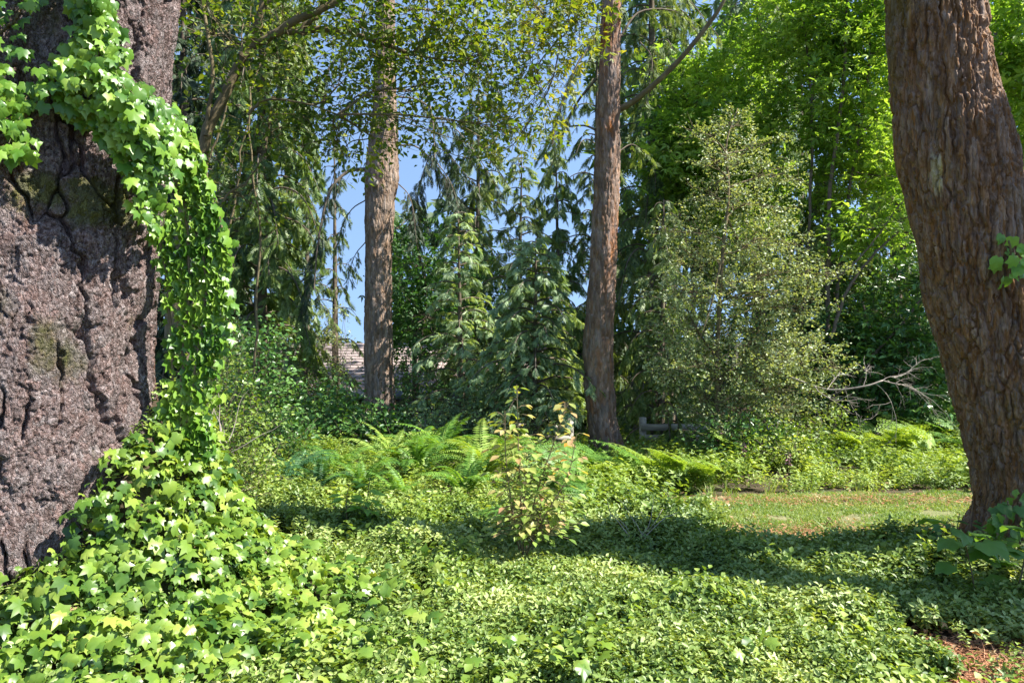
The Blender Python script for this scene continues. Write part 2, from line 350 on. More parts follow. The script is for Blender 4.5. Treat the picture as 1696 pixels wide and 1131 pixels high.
# geometry-node scatter for uncountable stuff: the mesh carries its own templates plus bare points
def scatter(name, tms, P, rot, scl, mat, label=None, cat=None, parent=None):
    V = []; T = []; tid = []; n = 0
    for i, (v, t) in enumerate(tms):
        V.append(v); T.append(np.asarray(t)+n); n += len(v); tid += [i+1]*len(v)
    V.append(P); nv = n+len(P); tid += [0]*len(P)
    me = mesh(name, np.concatenate(V), None, np.concatenate(T))
    def attr(nm, ty, arr, key='value'):
        a = me.attributes.new(nm, ty, 'POINT'); a.data.foreach_set(key, np.ascontiguousarray(arr).ravel())
    attr('tid', 'INT', np.array(tid, np.int32))
    attr('var', 'INT', np.r_[np.zeros(n, np.int32), R_.integers(1, len(tms)+1, len(P)).astype(np.int32)])
    attr('scl', 'FLOAT', np.r_[np.ones(n, np.float32), scl.astype(np.float32)])
    attr('rot', 'FLOAT_VECTOR', np.concatenate([np.zeros((n, 3)), rot]).astype(np.float32), 'vector')
    me.materials.append(mat)
    ng = bpy.data.node_groups.new(name+' scatter', 'GeometryNodeTree')
    ng.interface.new_socket('Geometry', in_out='INPUT', socket_type='NodeSocketGeometry')
    ng.interface.new_socket('Geometry', in_out='OUTPUT', socket_type='NodeSocketGeometry')
    N = ng.nodes; L = ng.links; gi = N.new('NodeGroupInput'); go = N.new('NodeGroupOutput')
    def named(nm, ty):
        a = N.new('GeometryNodeInputNamedAttribute'); a.data_type = ty; a.inputs['Name'].default_value = nm; return a.outputs['Attribute']
    def eq(src, v):
        c = N.new('FunctionNodeCompare'); c.data_type = 'INT'; c.operation = 'EQUAL'; L.new(src, c.inputs[2]); c.inputs[3].default_value = v; return c.outputs[0]
    t = named('tid', 'INT'); va = named('var', 'INT'); jn = N.new('GeometryNodeJoinGeometry')
    for i in range(len(tms)):
        a = N.new('GeometryNodeSeparateGeometry'); a.domain = 'POINT'; L.new(gi.outputs[0], a.inputs[0]); L.new(eq(t, i+1), a.inputs[1])
        b = N.new('GeometryNodeSeparateGeometry'); b.domain = 'POINT'; L.new(gi.outputs[0], b.inputs[0]); L.new(eq(va, i+1), b.inputs[1])
        ins = N.new('GeometryNodeInstanceOnPoints'); L.new(b.outputs[0], ins.inputs['Points']); L.new(a.outputs[0], ins.inputs['Instance'])
        e = N.new('FunctionNodeEulerToRotation'); L.new(named('rot', 'FLOAT_VECTOR'), e.inputs[0]); L.new(e.outputs[0], ins.inputs['Rotation'])
        L.new(named('scl', 'FLOAT'), ins.inputs['Scale']); L.new(ins.outputs[0], jn.inputs[0])
    L.new(jn.outputs[0], go.inputs[0])
    o = bpy.data.objects.new(name, me); link(o, parent); o.modifiers.new('scatter', 'NODES').node_group = ng
    return props(o, label, cat, None, 'stuff')

# ------------------------------------------------------------------ ground
def grid(xs, ys, zf, name, mat, smooth=True):
    X, Y = np.meshgrid(xs, ys); Z = zf(X, Y); nx, ny = len(xs), len(ys)
    i = np.arange(ny-1)[:, None]*nx+np.arange(nx-1)[None]
    Q = np.stack([i, i+1, i+nx+1, i+nx], -1).reshape(-1, 4)
    me = mesh(name, np.stack([X, Y, Z], -1).reshape(-1, 3), Q, None, smooth)
    return obj(name, me, mat)
g1 = np.concatenate([-np.geomspace(600, 9, 24), np.arange(-8.8, 9, .12), np.geomspace(9.2, 600, 24)])
g2 = np.concatenate([-np.geomspace(600, 3, 20), np.arange(-2.8, 16, .12), np.geomspace(16.3, 900, 34)])
props(grid(g1, g2, land, 'ground', M['soil']), kind='structure')
def path_mask(x, y):       # 1 on the bare path
    e = fbm(np.stack([np.ravel(x)*1.1, np.ravel(y)*1.1, np.ravel(x)*0], -1), 2).reshape(np.shape(x))*.45
    yc = 6.1+.10*(x-2.5)
    return sstep(1.0, .7, np.abs(y-yc)+e*.6)*sstep(1.2, 2.2, x+e)
def path_z(x, y): return land(x, y)+.014
px_, py_ = np.meshgrid(np.arange(1.0, 13, .09), np.arange(4.6, 9, .09))
def build_path():
    xs = np.arange(1.0, 13, .09); ys = np.arange(4.5, 9, .09); X, Y = np.meshgrid(xs, ys); Z = path_z(X, Y); nx = len(xs)
    i = np.arange(len(ys)-1)[:, None]*nx+np.arange(nx-1)[None]
    Q = np.stack([i, i+1, i+nx+1, i+nx], -1).reshape(-1, 4)
    m = path_mask(X, Y).ravel(); Q = Q[m[Q].min(1) > .12]
    o = obj('path', mesh('path', np.stack([X, Y, Z], -1).reshape(-1, 3), Q, None, True), M['path'])
    props(o, kind='structure')
build_path()

# ------------------------------------------------------------------ trunks
def bark(style, p, z, r, rg):
    P = p.copy(); wv = lambda f, a, k=2: np.c_[fbm(P*f, k), fbm(P*f+7.7, k), fbm(P*f+3.1, k)]*a
    n01 = lambda f, s=0.: np.clip(fbm(P*np.asarray(f)+s, 2)*.9+.5, 0, 1)
    if style == 'flaky':
        w_ = wv(4, .35, 3)
        e, i1 = worley(np.c_[P[:, 0]*6.5, P[:, 1]*6.5, P[:, 2]*1.7]+w_); deep = n01([3, 3, 2.])
        f1 = -(1-sstep(.0, .11, e))*.07*sstep(.30, .62, deep)
        e2, i2 = worley(np.c_[P[:, 0]*17, P[:, 1]*17, P[:, 2]*6.5]+wv(14, .5)); f2 = -(1-sstep(.0, .13, e2))*.018*n01([8, 8, 5.], 4.)+i2*.006
        e3, i3 = worley(np.c_[P[:, 0]*42, P[:, 1]*42, P[:, 2]*24]+wv(40, .5)); f3 = -(1-sstep(.0, .25, e3))*.006+i3*.0045
        return f1+f2+f3+fbm(P*2.0, 2)*.04+i1*.012
    if style == 'furrow':
        w_ = wv(9, .30, 3)
        e, i1 = worley(np.c_[P[:, 0]*16, P[:, 1]*16, P[:, 2]*1.9]+w_); f1 = -(1-sstep(.0, .26, e))*.028+i1*.006
        e2, i2 = worley(np.c_[P[:, 0]*38, P[:, 1]*38, P[:, 2]*6]+wv(20, .4), 9); f2 = -(1-sstep(.0, .26, e2))*.010+i2*.003
        return f1+f2+fbm(P*40, 2)*.003+fbm(P*1.7, 2)*.03+.004
    if style == 'slim':
        e, i1 = worley(np.c_[P[:, 0]*19, P[:, 1]*19, P[:, 2]*3.6]+wv(9, .4)); f1 = -(1-sstep(.0, .26, e))*.016+i1*.007
        return f1+fbm(P*30, 2)*.004+fbm(P*3, 2)*.018
def trunk_mesh(name, prof, style, nt, nz, flare=None, mats=None, moss=None, ths=None, smooth=True):
    """prof: rows of (x, y, z, r) world; spline through them"""
    prof = np.asarray(prof, float); C = spline(prof, nz); th = np.linspace(0, 2*pi, nt, endpoint=False) if ths is None else ths
    ct, st = np.cos(th), np.sin(th)
    X = C[:, None, 0]+C[:, None, 3]*ct; Y = C[:, None, 1]+C[:, None, 3]*st; Z = C[:, None, 2]+0*ct
    P = np.stack([X, Y, Z], -1).reshape(-1, 3)
    q = P.copy(); d = bark(style, q, Z.ravel(), None, None)
    if flare:                                          # root buttresses
        z0, h, amp, k = flare
        fl = np.clip(1-(Z-z0)/h, 0, 1)**2*amp*(1+.6*np.cos(th*k+1.3)[None])
        d = d+fl.ravel()
    Nn = np.stack([np.broadcast_to(ct, X.shape), np.broadcast_to(st, X.shape), X*0], -1).reshape(-1, 3)
    P = P+Nn*d[:, None]
    i = np.arange(nz-1)[:, None]*nt; j = np.arange(nt)[None]; j2 = (j+1) % nt
    Q = np.stack([i+j, i+j2, i+nt+j2, i+nt+j], -1).reshape(-1, 4)
    me = mesh(name, P, Q, None, smooth)
    if moss is not None:
        mi = moss(P[Q].mean(1)).astype(np.int32)
        for m in mats: me.materials.append(m)
        me.polygons.foreach_set('material_index', mi)
    return me

# big left tree
LTY = 3.75
def lt_row(py, cx, hw):
    p = at(cx, py, LTY); return (p[0], p[1], p[2], hw/F*LTY*.83)
LEFT_PROF = [lt_row(1300, -10, 330), lt_row(1000, 15, 275), lt_row(800, 30, 243), lt_row(600, 48, 220), lt_row(400, 78, 196), lt_row(200, 125, 165), lt_row(0, 165, 140), lt_row(-250, 195, 125), lt_row(-900, 250, 105), lt_row(-2600, 300, 80)]
LP = spline(LEFT_PROF, 400)
def left_at(z):
    o = np.argsort(LP[:, 2]); return [np.interp(z, LP[o, 2], LP[o, k]) for k in (0, 1, 3)]
lt = thing('fir_tree', 'massive old fir with flaky pinkish grey bark at the left edge, draped in ivy', 'tree', (LT[0], LT[1], .1))
zs = np.concatenate([np.linspace(.1, .7, 20), np.linspace(.71, 3.5, 430), np.linspace(3.54, 11, 40)])
o_ = np.argsort(LP[:, 2]); rows = np.c_[[np.interp(zs, LP[o_, 2], LP[o_, k]) for k in (0, 1)]].T
rows = np.c_[rows, zs, np.interp(zs, LP[o_, 2], LP[o_, 3])]
_spl = spline
spline_keep = spline
def facing(x, y, nf, nb):
    a = math.atan2(-y, -x); return np.concatenate([np.linspace(a-1.75, a+1.75, nf), np.linspace(a+1.75, a+2*pi-1.75, nb+2)[1:-1]])
def trunk_rows(name, rows, style, nt, flare=None, mats=None, moss=None, ths=None, smooth=True):
    global spline
    spline = lambda P, n: np.asarray(P)
    try: return trunk_mesh(name, rows, style, nt, len(rows), flare, mats, moss, ths, smooth)
    finally: spline = spline_keep
_th = facing(LT[0], LT[1], 350, 24)
obj('trunk', trunk_rows('trunk', rows, 'flaky', 374, None, ths=_th, smooth=False), M['bark_left'], lt)

# right leaning tree
RTY = 4.75
def rt_row(py, l, r):
    p = at((l+r)/2, py, RTY); return (p[0], p[1], p[2], (r-l)/2/F*RTY*.835)
RP = spline([rt_row(1010, 1590, 1890), rt_row(930, 1604, 1868), rt_row(860, 1612, 1848), rt_row(760, 1603, 1822), rt_row(640, 1574, 1782), rt_row(520, 1538, 1744), rt_row(400, 1511, 1715),
      rt_row(283, 1485, 1689), rt_row(150, 1472, 1657), rt_row(0, 1462, 1627), rt_row(-200, 1450, 1598), rt_row(-700, 1425, 1548), rt_row(-2500, 1390, 1470)], 400)
zs = np.concatenate([np.linspace(-.35, 4.3, 430), np.linspace(4.35, 16, 34)]); o_ = np.argsort(RP[:, 2])
rows = np.c_[np.interp(zs, RP[o_, 2], RP[o_, 0]), np.interp(zs, RP[o_, 2], RP[o_, 1]), zs, np.interp(zs, RP[o_, 2], RP[o_, 3])]
rt = thing('fir_tree', 'thick leaning fir with brown furrowed bark and a tan scar, right edge', 'tree', (at(1740, 890, RTY)[0], RTY, 0))
_th = facing(at(1600, 0, RTY)[0], RTY, 270, 26)
obj('trunk', trunk_rows('trunk', rows, 'furrow', 296, (0, .7, .12, 5), ths=_th, smooth=False), M['bark_right'], rt)

def side_rows(spec, Y, z0, z1, n, ntop=20, ztop=14):
    a = np.array([(*at((l+r)/2, py, Y), (r-l)/2/F*Y) for py, l, r in spec]); a = a[np.argsort(a[:, 2])]
    zs = np.concatenate([np.linspace(z0, z1, n), np.linspace(z1+.1, ztop, ntop)])
    return np.c_[np.interp(zs, a[:, 2], a[:, 0]), zs*0+Y, zs, np.interp(zs, a[:, 2], a[:, 3])]
TA, TB = 11.6, 9.8
tA = thing('hemlock_tree', 'grey brown conifer trunk behind the dark shrubs left of centre, bulging at mid height', 'tree', (at(628, 700, TA)[0], TA, 0))
obj('trunk', trunk_rows('trunk', side_rows([(780, 596, 664), (690, 604, 656), (600, 604, 651), (500, 604, 648), (400, 605, 650), (330, 605, 654), (295, 604, 661), (255, 607, 660), (200, 616, 657), (130, 620, 655), (0, 624, 654), (-300, 628, 652), (-1500, 632, 640)], TA, -.6, 7.6, 330), 'slim', 96), M['bark_mid'], tA)
tB = thing('fir_tree', 'slender fir trunk right of centre with reddish base and one bare branch reaching right', 'tree', (at(1000, 745, TB)[0], TB, 0))
obj('trunk', trunk_rows('trunk', side_rows([(790, 976, 1040), (745, 980, 1028), (690, 972, 1020), (640, 968, 1017), (566, 966, 1015), (480, 974, 1019), (400, 980, 1022), (280, 985, 1026), (200, 988, 1027), (100, 993, 1027), (0, 997, 1029), (-300, 1002, 1028), (-1500, 1006, 1014)], TB, -.5, 6.6, 330), 'slim', 96, (-.1, .8, .05, 5)), M['bark_red'], tB)

# ------------------------------------------------------------------ tree builders
class Plant:
    def __init__(s, seed): s.r = np.random.default_rng(seed); s.wood = Geo(); s.leaf = Geo(); s.w2 = 0
    def twigs(s, A, B, r):
        A = np.asarray(A).reshape(-1, 3); B = np.asarray(B).reshape(-1, 3); n = len(A)
        if n == 0: return
        d = unit(B-A); u = unit(np.cross(d, [.3, .2, 1])); v = np.cross(d, u)
        r = np.broadcast_to(r, (n,))[:, None]
        c = [(u*math.cos(t)+v*math.sin(t)) for t in (0, 2.09, 4.19)]
        V = np.stack([A+c[0]*r, A+c[1]*r, A+c[2]*r, B+c[0]*r*.4, B+c[1]*r*.4, B+c[2]*r*.4], 1).reshape(-1, 3)
        q = np.array([[0, 1, 4, 3], [1, 2, 5, 4], [2, 0, 3, 5]])
        s.wood.add(V, (q[None]+(np.arange(n)*6)[:, None, None]).reshape(-1, 4))
    def bough(s, path, r0, tms, size, dens=9, wid=.35, hang=.5, start=.15, sub=3, lift=0):
        """conifer bough: path, side twigs both sides, sprays along the twigs"""
        r = s.r; path = spline(path, 14); L = np.linalg.norm(np.diff(path, axis=0), axis=1).sum()
        s.wood.tube(path, np.linspace(r0, r0*.25, 14), 5, False)
        n = max(3, int(L*dens*1.6)); t = np.sort(r.uniform(start, 1, n)); idx = t*13; i = np.minimum(idx.astype(int), 12); f = (idx-i)[:, None]
        P = path[i]*(1-f)+path[i+1]*f; T = unit(path[i+1]-path[i])
        side = unit(np.cross(T, [0, 0, 1])); sg = np.where(np.arange(n) % 2 == 0, 1, -1)[:, None]
        D = unit(side*sg*r.uniform(.4, 1.1, (n, 1))+T*r.uniform(.3, .9, (n, 1))+np.array([0, 0, -1])*hang*r.uniform(.3, 1.3, (n, 1))+np.array([0, 0, lift]))
        tl = wid*(1-.55*t)*r.uniform(.5, 1.15, n)*1.1; sub = sub+1; size = size*.56
        E = P+D*tl[:, None]; s.twigs(P, E, .004)
        for k in range(sub):
            u = (k+.5)/sub
            Q = P+D*(tl*u)[:, None]; Q[:, 2] -= hang*.25*tl*u*u
            dd = unit(D+rnd(r, n)*.62+np.array([0, 0, -1])*hang*.5)
            nn = unit(np.array([0, 0, 1])+rnd(r, n)*.8+T*.2)
            put(s.leaf, T_MIX if tms is T_CEDAR else tms, Q, dd, nn, size*r.uniform(.5, 1.35, n), r)
        put(s.leaf, tms, path[-2:-1], T[-1:], np.array([[0, 0, 1.]]), size*1.2, r)
    def blob(s, c, rad, n, per, lsz, tms, root=None, br=.02, up=.6, twig=.28, flat=.6, spread=.12, clump=.0, sparse=True):
        """broadleaf mass: n leafy twigs in an ellipsoid; a limb from root feeds it"""
        r = s.r; c = np.asarray(c, float); rad = np.asarray(rad, float)
        u = rnd(r, n)*(r.uniform(.05, 1, (n, 1))**.45); P = c+u*rad
        if clump > 0:
            k = fbm(P*2.2/ max(.6, rad.min()), 2); keep = k > np.quantile(k, clump); P = P[keep]; u = u[keep]
        n = len(P)
        d = unit(u*.9+rnd(r, n)*.6+np.array([0, 0, .15])); tl = twig*r.uniform(.5, 1.3, n)
        E = P+d*tl[:, None]; s.twigs(P, E, .0035)
        t = r.uniform(.05, 1.05, (n, per, 1)); off = r.normal(size=(n, per, 3))*spread*np.array([1, 1, .6])
        Q = (P[:, None]+d[:, None]*tl[:, None, None]*t+off).reshape(-1, 3)
        m = len(Q); dd = unit(np.repeat(d, per, 0)*.6+rnd(r, m)+np.array([0, 0, -.3]))
        dd[:, 2] *= .6
        nn = unit(np.array([0, 0, 1])*flat+rnd(r, m)*.75+np.array([sd.x, sd.y, 0])*.15)
        put(s.leaf, tms, Q, dd, nn, lsz*r.uniform(.55, 1.25, m), r)
        if root is not None:
            root = np.asarray(root, float); mid = (root+c)/2+rnd(r, 1)[0]*.12*np.linalg.norm(c-root)
            pth = spline([root, mid, c], 9); s.wood.tube(pth, np.linspace(br, br*.45, 9), 5, False)
            k = min(n, 14); pick = r.choice(n, k, False)
            for j in pick:
                a = pth[r.integers(3, 9)]; m2 = (a+P[j])/2+rnd(r, 1)[0]*.1*np.linalg.norm(P[j]-a)
                s.wood.tube(spline([a, m2, P[j]], 6), np.linspace(br*.4, .003, 6), 4, False)
    def done(s, name, label, cat, loc, wood, leaf, group=None, parent=None, crown='crown', trunkname='trunk'):
        t = parent if parent is not None else thing(name, label, cat, loc, group)
        if s.wood.n: obj(trunkname, s.wood.mesh(trunkname, True), wood, t, 'stuff' if trunkname in ('stems', 'branches') else None)
        if s.leaf.n: obj(crown, s.leaf.mesh(crown), leaf, t, 'stuff')
        return t
TRI = [0]
def conifer(px, Y, pytop, rad_px, label, mat, seed, tms, zb=None, nb=46, size=.32, droop=.45, hang=.6, low=.02, dens=8, name='cedar_tree', wood='twig', wid=.42, sub=3, tr=None, shape=.8, rise=.1, cull=True):
    p = Plant(seed); r = p.r; x = (px-CX)/F*Y; z0 = float(land(np.array([x]), np.array([Y]))[0]) if zb is None else zb
    zt = CH-(pytop-CY)/F*Y; R = rad_px/F*Y; H = zt-z0; tr = tr or .012*H+.02
    lean = r.normal(size=2)*.01*H
    tp = np.array([[x, Y, z0-.15], [x+lean[0]*.5, Y+lean[1]*.5, z0+H*.5], [x+lean[0], Y+lean[1], zt]])
    c = spline(tp, 18); p.wood.tube(c, np.linspace(tr, .008, 18), 9)
    for i in range(nb):
        t = low+(1-low)*((i+r.uniform(0, 1))/nb); z = z0+H*t
        a = i*2.399+r.uniform(-.5, .5); L = R*((1-t)**shape)*r.uniform(.7, 1.15)+.12
        k = t*17; b = c[min(17, int(k))]; b = np.array([b[0], b[1], z])
        d = np.array([math.cos(a), math.sin(a), 0])
        pth = [b, b+d*L*.35+np.array([0, 0, L*rise]), b+d*L*.72+np.array([0, 0, L*(rise-.12*droop*2)]), b+d*L+np.array([0, 0, L*(rise-droop)])]
        if cull:
            e = pth[-1]; ex = e[0]/max(e[1], .1)*F+CX; ey = CY-(e[2]-CH)/max(e[1], .1)*F
            if ey < -130 or ex < -60 or ex > 1800: continue
        p.bough(pth, .010+.012*L, tms, size, dens, wid*min(1, .35+L*.5), hang, .12, sub)
    return p.done(name, label, 'conifer' if name != 'cedar_tree' else 'cedar', (x, Y, z0), M[wood], M[mat])

# --- far wood, one mass
def far_wood():
    r = np.random.default_rng(77); g = Geo(); P = []
    for (x0, x1, y0, y1, Y0, Y1, n) in ((-150, 500, -80, 760, 20, 27, 6000), (500, 640, 560, 720, 24, 30, 700), (640, 1000, 520, 720, 22, 28, 2600), (990, 1850, -80, 760, 19, 27, 6200), (640, 800, 330, 560, 26, 30, 500)):
        Y = r.uniform(Y0, Y1, n); px = r.uniform(x0, x1, n); py = r.uniform(y0, y1, n)
        Q = np.stack([(px-CX)/F*Y, Y, CH-(py-CY)/F*Y], 1)
        k = fbm(Q*.55, 3); Q = Q[k > -.18]; P.append(Q)
    P = np.concatenate(P); n = len(P)
    put(g, [T_CEDAR[0], T_CEDAR[1], T_STAR], P, unit(rnd(r, n)+np.array([0, 0, -.5])), unit(rnd(r, n)*.8+np.array([0, -.3, .8])), r.uniform(.5, 1.0, n), r)
    o = obj('far_woods', g.mesh('far_woods'), M['far']); props(o, 'dark mass of woodland foliage far behind the garden', 'woods', None, 'stuff')
    # far trunks one can tell apart
    for i, (px, Y, h, rr) in enumerate([(1258, 18, 13, .13), (1320, 17, 12, .09), (1475, 18.5, 12, .11), (1110, 19, 13, .13), (380, 18, 12, .15), (1425, 16.5, 11, .07), (1650, 17, 12, .14)]):
        x = (px-CX)/F*Y; z0 = float(land(np.array([x]), np.array([Y]))[0]); gg = Geo()
        gg.tube(spline([(x, Y, z0-.3), (x+.1, Y, z0+h*.5), (x-.05, Y, z0+h)], 14), np.linspace(rr, rr*.4, 14), 9)
        t = thing('background_tree', ['slim dark trunk beyond the top of the pale shrub', 'thin dark trunk between the bright maples', 'dark trunk just left of the leaning fir, far back', 'dark trunk far back right of the slender fir', 'dark trunk in the deep shade behind the left cedar', 'very thin trunk among maple stems on the right', 'far trunk showing right of the leaning fir'][i], 'tree', (x, Y, z0), 'distant trunks in the woods')
        obj('trunk', gg.mesh('trunk', True), M['twig'], t)
far_wood()

# --- conifers
conifer(430, 12.6, -260, 118, 'tall drooping cedar behind the ivy trunk, sunlit on its right side', 'cedar', 11, T_CEDAR, nb=115, size=.38, droop=.75, hang=.95, wid=.55, shape=.35, dens=10)
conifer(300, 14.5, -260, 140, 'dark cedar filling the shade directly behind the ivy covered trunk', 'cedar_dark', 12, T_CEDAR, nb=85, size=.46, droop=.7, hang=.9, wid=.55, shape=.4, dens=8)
conifer(855, 12.8, 262, 135, 'thin stemmed conifer standing against the sky between the two middle trunks', 'hemlock', 13, T_HEM, nb=58, size=.34, droop=.3, hang=.4, wid=.5, shape=.9, name='hemlock_tree')
conifer(885, 10.2, 395, 125, 'young blue green cedar left of the slender fir trunk', 'cedar_blue', 14, T_CEDAR, nb=74, size=.27, droop=.28, hang=.28, wid=.42, shape=.65, dens=10, low=.2)
conifer(765, 11.3, 350, 105, 'young cedar with silvery lit tips right of the bulging trunk', 'cedar_blue', 15, T_CEDAR, nb=56, size=.28, droop=.22, hang=.28, wid=.42, shape=.75, low=.05)
conifer(1085, 14.2, -300, 105, 'tall hemlock with hanging branches right behind the slender fir', 'hemlock', 16, T_HEM, nb=90, size=.42, droop=.75, hang=1.0, wid=.5, shape=.3, name='hemlock_tree')
conifer(1095, 11.4, 330, 88, 'small drooping cedar close right of the slender fir trunk', 'cedar', 17, T_CEDAR, nb=56, size=.28, droop=.6, hang=.9, wid=.4, shape=.6)
conifer(1258, 16.2, -300, 95, 'tall grey green conifer above the pale shrub', 'cedar_blue', 18, T_HEM, nb=80, size=.5, droop=.8, hang=1.2, wid=.5, shape=.3, low=.25, name='hemlock_tree', dens=7)
conifer(1370, 12.8, 300, 130, 'dark green cedar in the shade right of the pale shrub', 'cedar', 19, T_CEDAR, nb=70, size=.32, droop=.5, hang=.8, wid=.45, shape=.6)
conifer(1490, 15.5, 120, 130, 'dim conifer deep in the wood left of the leaning fir', 'hemlock', 20, T_HEM, nb=64, size=.42, droop=.5, hang=.7, wid=.5, shape=.6, name='hemlock_tree')
conifer(505, 16.5, 190, 62, 'narrow far conifer at the left side of the sky gap', 'hemlock', 21, T_HEM, nb=44, size=.4, droop=.5, hang=.8, wid=.4, shape=.6, name='hemlock_tree')
conifer(690, 15.5, 330, 60, 'slight conifer behind the right side of the bulging trunk', 'hemlock', 22, T_HEM, nb=40, size=.38, droop=.4, hang=.7, wid=.4, shape=.7, name='hemlock_tree')
conifer(985, 15.8, 20, 95, 'open conifer rising beyond the slender fir against the sky', 'hemlock', 23, T_HEM, nb=58, size=.42, droop=.6, hang=.8, wid=.45, shape=.55, name='hemlock_tree', dens=6)
conifer(1780, 12, -100, 150, 'conifer at the right edge beyond the leaning fir', 'cedar', 24, T_CEDAR, nb=60, size=.4, droop=.6, hang=.8, wid=.5, shape=.5)

conifer(790, 17.5, 120, 120, 'tall airy conifer far behind, between the two middle trunks', 'hemlock', 25, T_HEM, nb=70, size=.5, droop=.55, hang=.9, wid=.55, shape=.6, name='hemlock_tree', dens=6)
conifer(930, 14.2, 250, 80, 'slim conifer just left of the slender fir, mid distance', 'cedar', 26, T_CEDAR, nb=60, size=.34, droop=.5, hang=.8, wid=.45, shape=.6, dens=8)
conifer(556, 17.2, 215, 62, 'lacy hemlock standing in the sky gap left of the bulging trunk', 'hemlock', 29, T_HEM, nb=34, size=.42, droop=.45, hang=.8, wid=.4, shape=.6, name='hemlock_tree', dens=5)
# --- boughs of trunk A and B
def boughs(tree, specs, Y, tms, mat, size, seed, wood='twig'):
    p = Plant(seed)
    for pts, r0, dens, wid, hang, dz in specs:
        P = [at(x, y, Y+k*dz/(len(pts)-1)) for k, (x, y) in enumerate(pts)]
        p.bough(P, r0, tms, size, dens, wid, hang, .3, 3)
    p.done(None, None, None, None, M[wood], M[mat], parent=tree, trunkname='branches', crown='foliage')
boughs(tA, [([(607, 280), (575, 285), (545, 320), (527, 400), (520, 480)], .035, 8, .55, 1.0, -.6),
            ([(527, 400), (515, 440), (500, 520)], .012, 12, .35, 1.0, -.3),
            ([(655, 90), (690, 110), (715, 190), (720, 265)], .03, 5, .4, .9, -.8),
            ([(720, 265), (745, 300), (760, 345)], .012, 14, .5, .9, -.3),
            ([(718, 240), (700, 290), (690, 340)], .012, 14, .5, 1.0, .3),
            ([(715, 190), (740, 250), (790, 310)], .014, 11, .5, .9, .5),
            ([(655, 20), (720, 20), (800, 90), (840, 200)], .03, 7, .6, .9, .5),
            ([(622, 150), (580, 170), (540, 260)], .02, 8, .5, .9, .5),
            ([(655, 380), (690, 360), (730, 400)], .014, 8, .4, .7, .8), ([(658, 240), (700, 250), (760, 330), (790, 400)], .018, 11, .55, .9, .9),
            ([(655, 160), (700, 170), (770, 230), (830, 320)], .02, 10, .6, .9, .2), ([(655, 300), (680, 330), (690, 400)], .012, 12, .4, .9, -.4),
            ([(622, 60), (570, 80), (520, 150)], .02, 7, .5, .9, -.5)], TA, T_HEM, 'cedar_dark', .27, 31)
boughs(tB, [([(988, 130), (950, 180), (915, 270), (890, 330)], .022, 9, .5, .8, .6),
            ([(990, 60), (955, 110), (925, 190), (915, 240)], .022, 9, .5, .9, -.5),
            ([(986, 215), (965, 208), (930, 215), (900, 250)], .018, 8, .4, .9, .4),
            ([(1028, 60), (1060, 20), (1120, 20), (1160, 60)], .02, 9, .5, .9, .6),
            ([(1000, 20), (960, 0), (900, 10), (850, 60)], .02, 9, .5, .9, .3),
            ([(1026, 250), (1050, 240), (1085, 270)], .012, 9, .35, .8, .3),
            ([(1028, 0), (1070, -40), (1130, -10), (1190, 60)], .02, 9, .5, .9, -.3),
            ([(1015, -60), (960, -60), (880, -20)], .02, 10, .5, .9, -.3),
            ([(1060, 70), (1080, 100), (1070, 170)], .012, 12, .4, 1.0, -.3)], TB, T_HEM, 'hemlock', .24, 32)
g = Geo(); g.tube(spline([at(1022, 184, TB), at(1060, 160, TB-.2), at(1120, 105, TB-.5), at(1170, 45, TB-.7), at(1200, 0, TB-.8), at(1225, -60, TB-.8)], 22), np.linspace(.048, .018, 22), 9)
b_ = obj('branch', g.mesh('branch', True), M['limb'], tB); props(b_, 'bare branch reaching up to the right')
g = Geo(); g.tube(spline([at(616, 300, TA-.25), at(621, 303, TA-.36)], 4), np.array([.07, .07, .068, .06]), 10)
obj('branch_stub', g.mesh('branch_stub', True), M['deadwood'], tA)

boughs(tA, [([(608, 330), (580, 350), (560, 400), (565, 450)], .012, 7, .35, .8, -.5), ([(606, 400), (585, 430), (572, 500)], .010, 7, .3, .8, .4),
            ([(610, 230), (575, 240), (550, 300), (545, 350)], .012, 7, .4, .9, .4)], TA, T_HEM, 'hemlock', .22, 33)
# --- broadleaf trees
def leafy(name, label, cat, stems, blobs, tms, leaf, wood, seed, lsz, group=None, sr=.03, root=None, **kw):
    """stems: list of (px list, Y, r0, r1); blobs: (px,py,Y,rx,ry,rd,n,per)"""
    p = Plant(seed); nodes_ = []
    for pts, Y, r0, r1 in stems:
        P = spline([at(x, y, Y if len(q) == 0 else q[0]) for x, y, *q in pts], 22)
        P[1:-1] += p.r.normal(size=(20, 3))*r0*.25
        p.wood.tube(P, np.linspace(r0, r1, 22), 8); nodes_.append(P[4:])
    nodes_ = np.concatenate(nodes_) if nodes_ else None
    for (x, y, Y, rx, ry, rd, n, per) in blobs:
        c = at(x, y, Y); rt_ = None
        if nodes_ is not None: rt_ = nodes_[np.argmin(np.linalg.norm(nodes_-c, axis=1)+np.where(nodes_[:, 2] > c[2]+.1, .6, 0))]
        p.blob(c, (rx/F*Y, rd, ry/F*Y), n, per, lsz, tms, rt_, sr, **kw)
    if stems:
        x, y, *q = stems[0][0][0]; base = at(x, y, q[0] if q else stems[0][1])
    else: base = at(blobs[0][0], blobs[0][1]+blobs[0][4], blobs[0][2])
    return p.done(name, label, cat, tuple(base), M[wood], M[leaf], group)
TS, TO = T_simple(), T_oval()
TS2 = T_simple(.34, .10, .10)
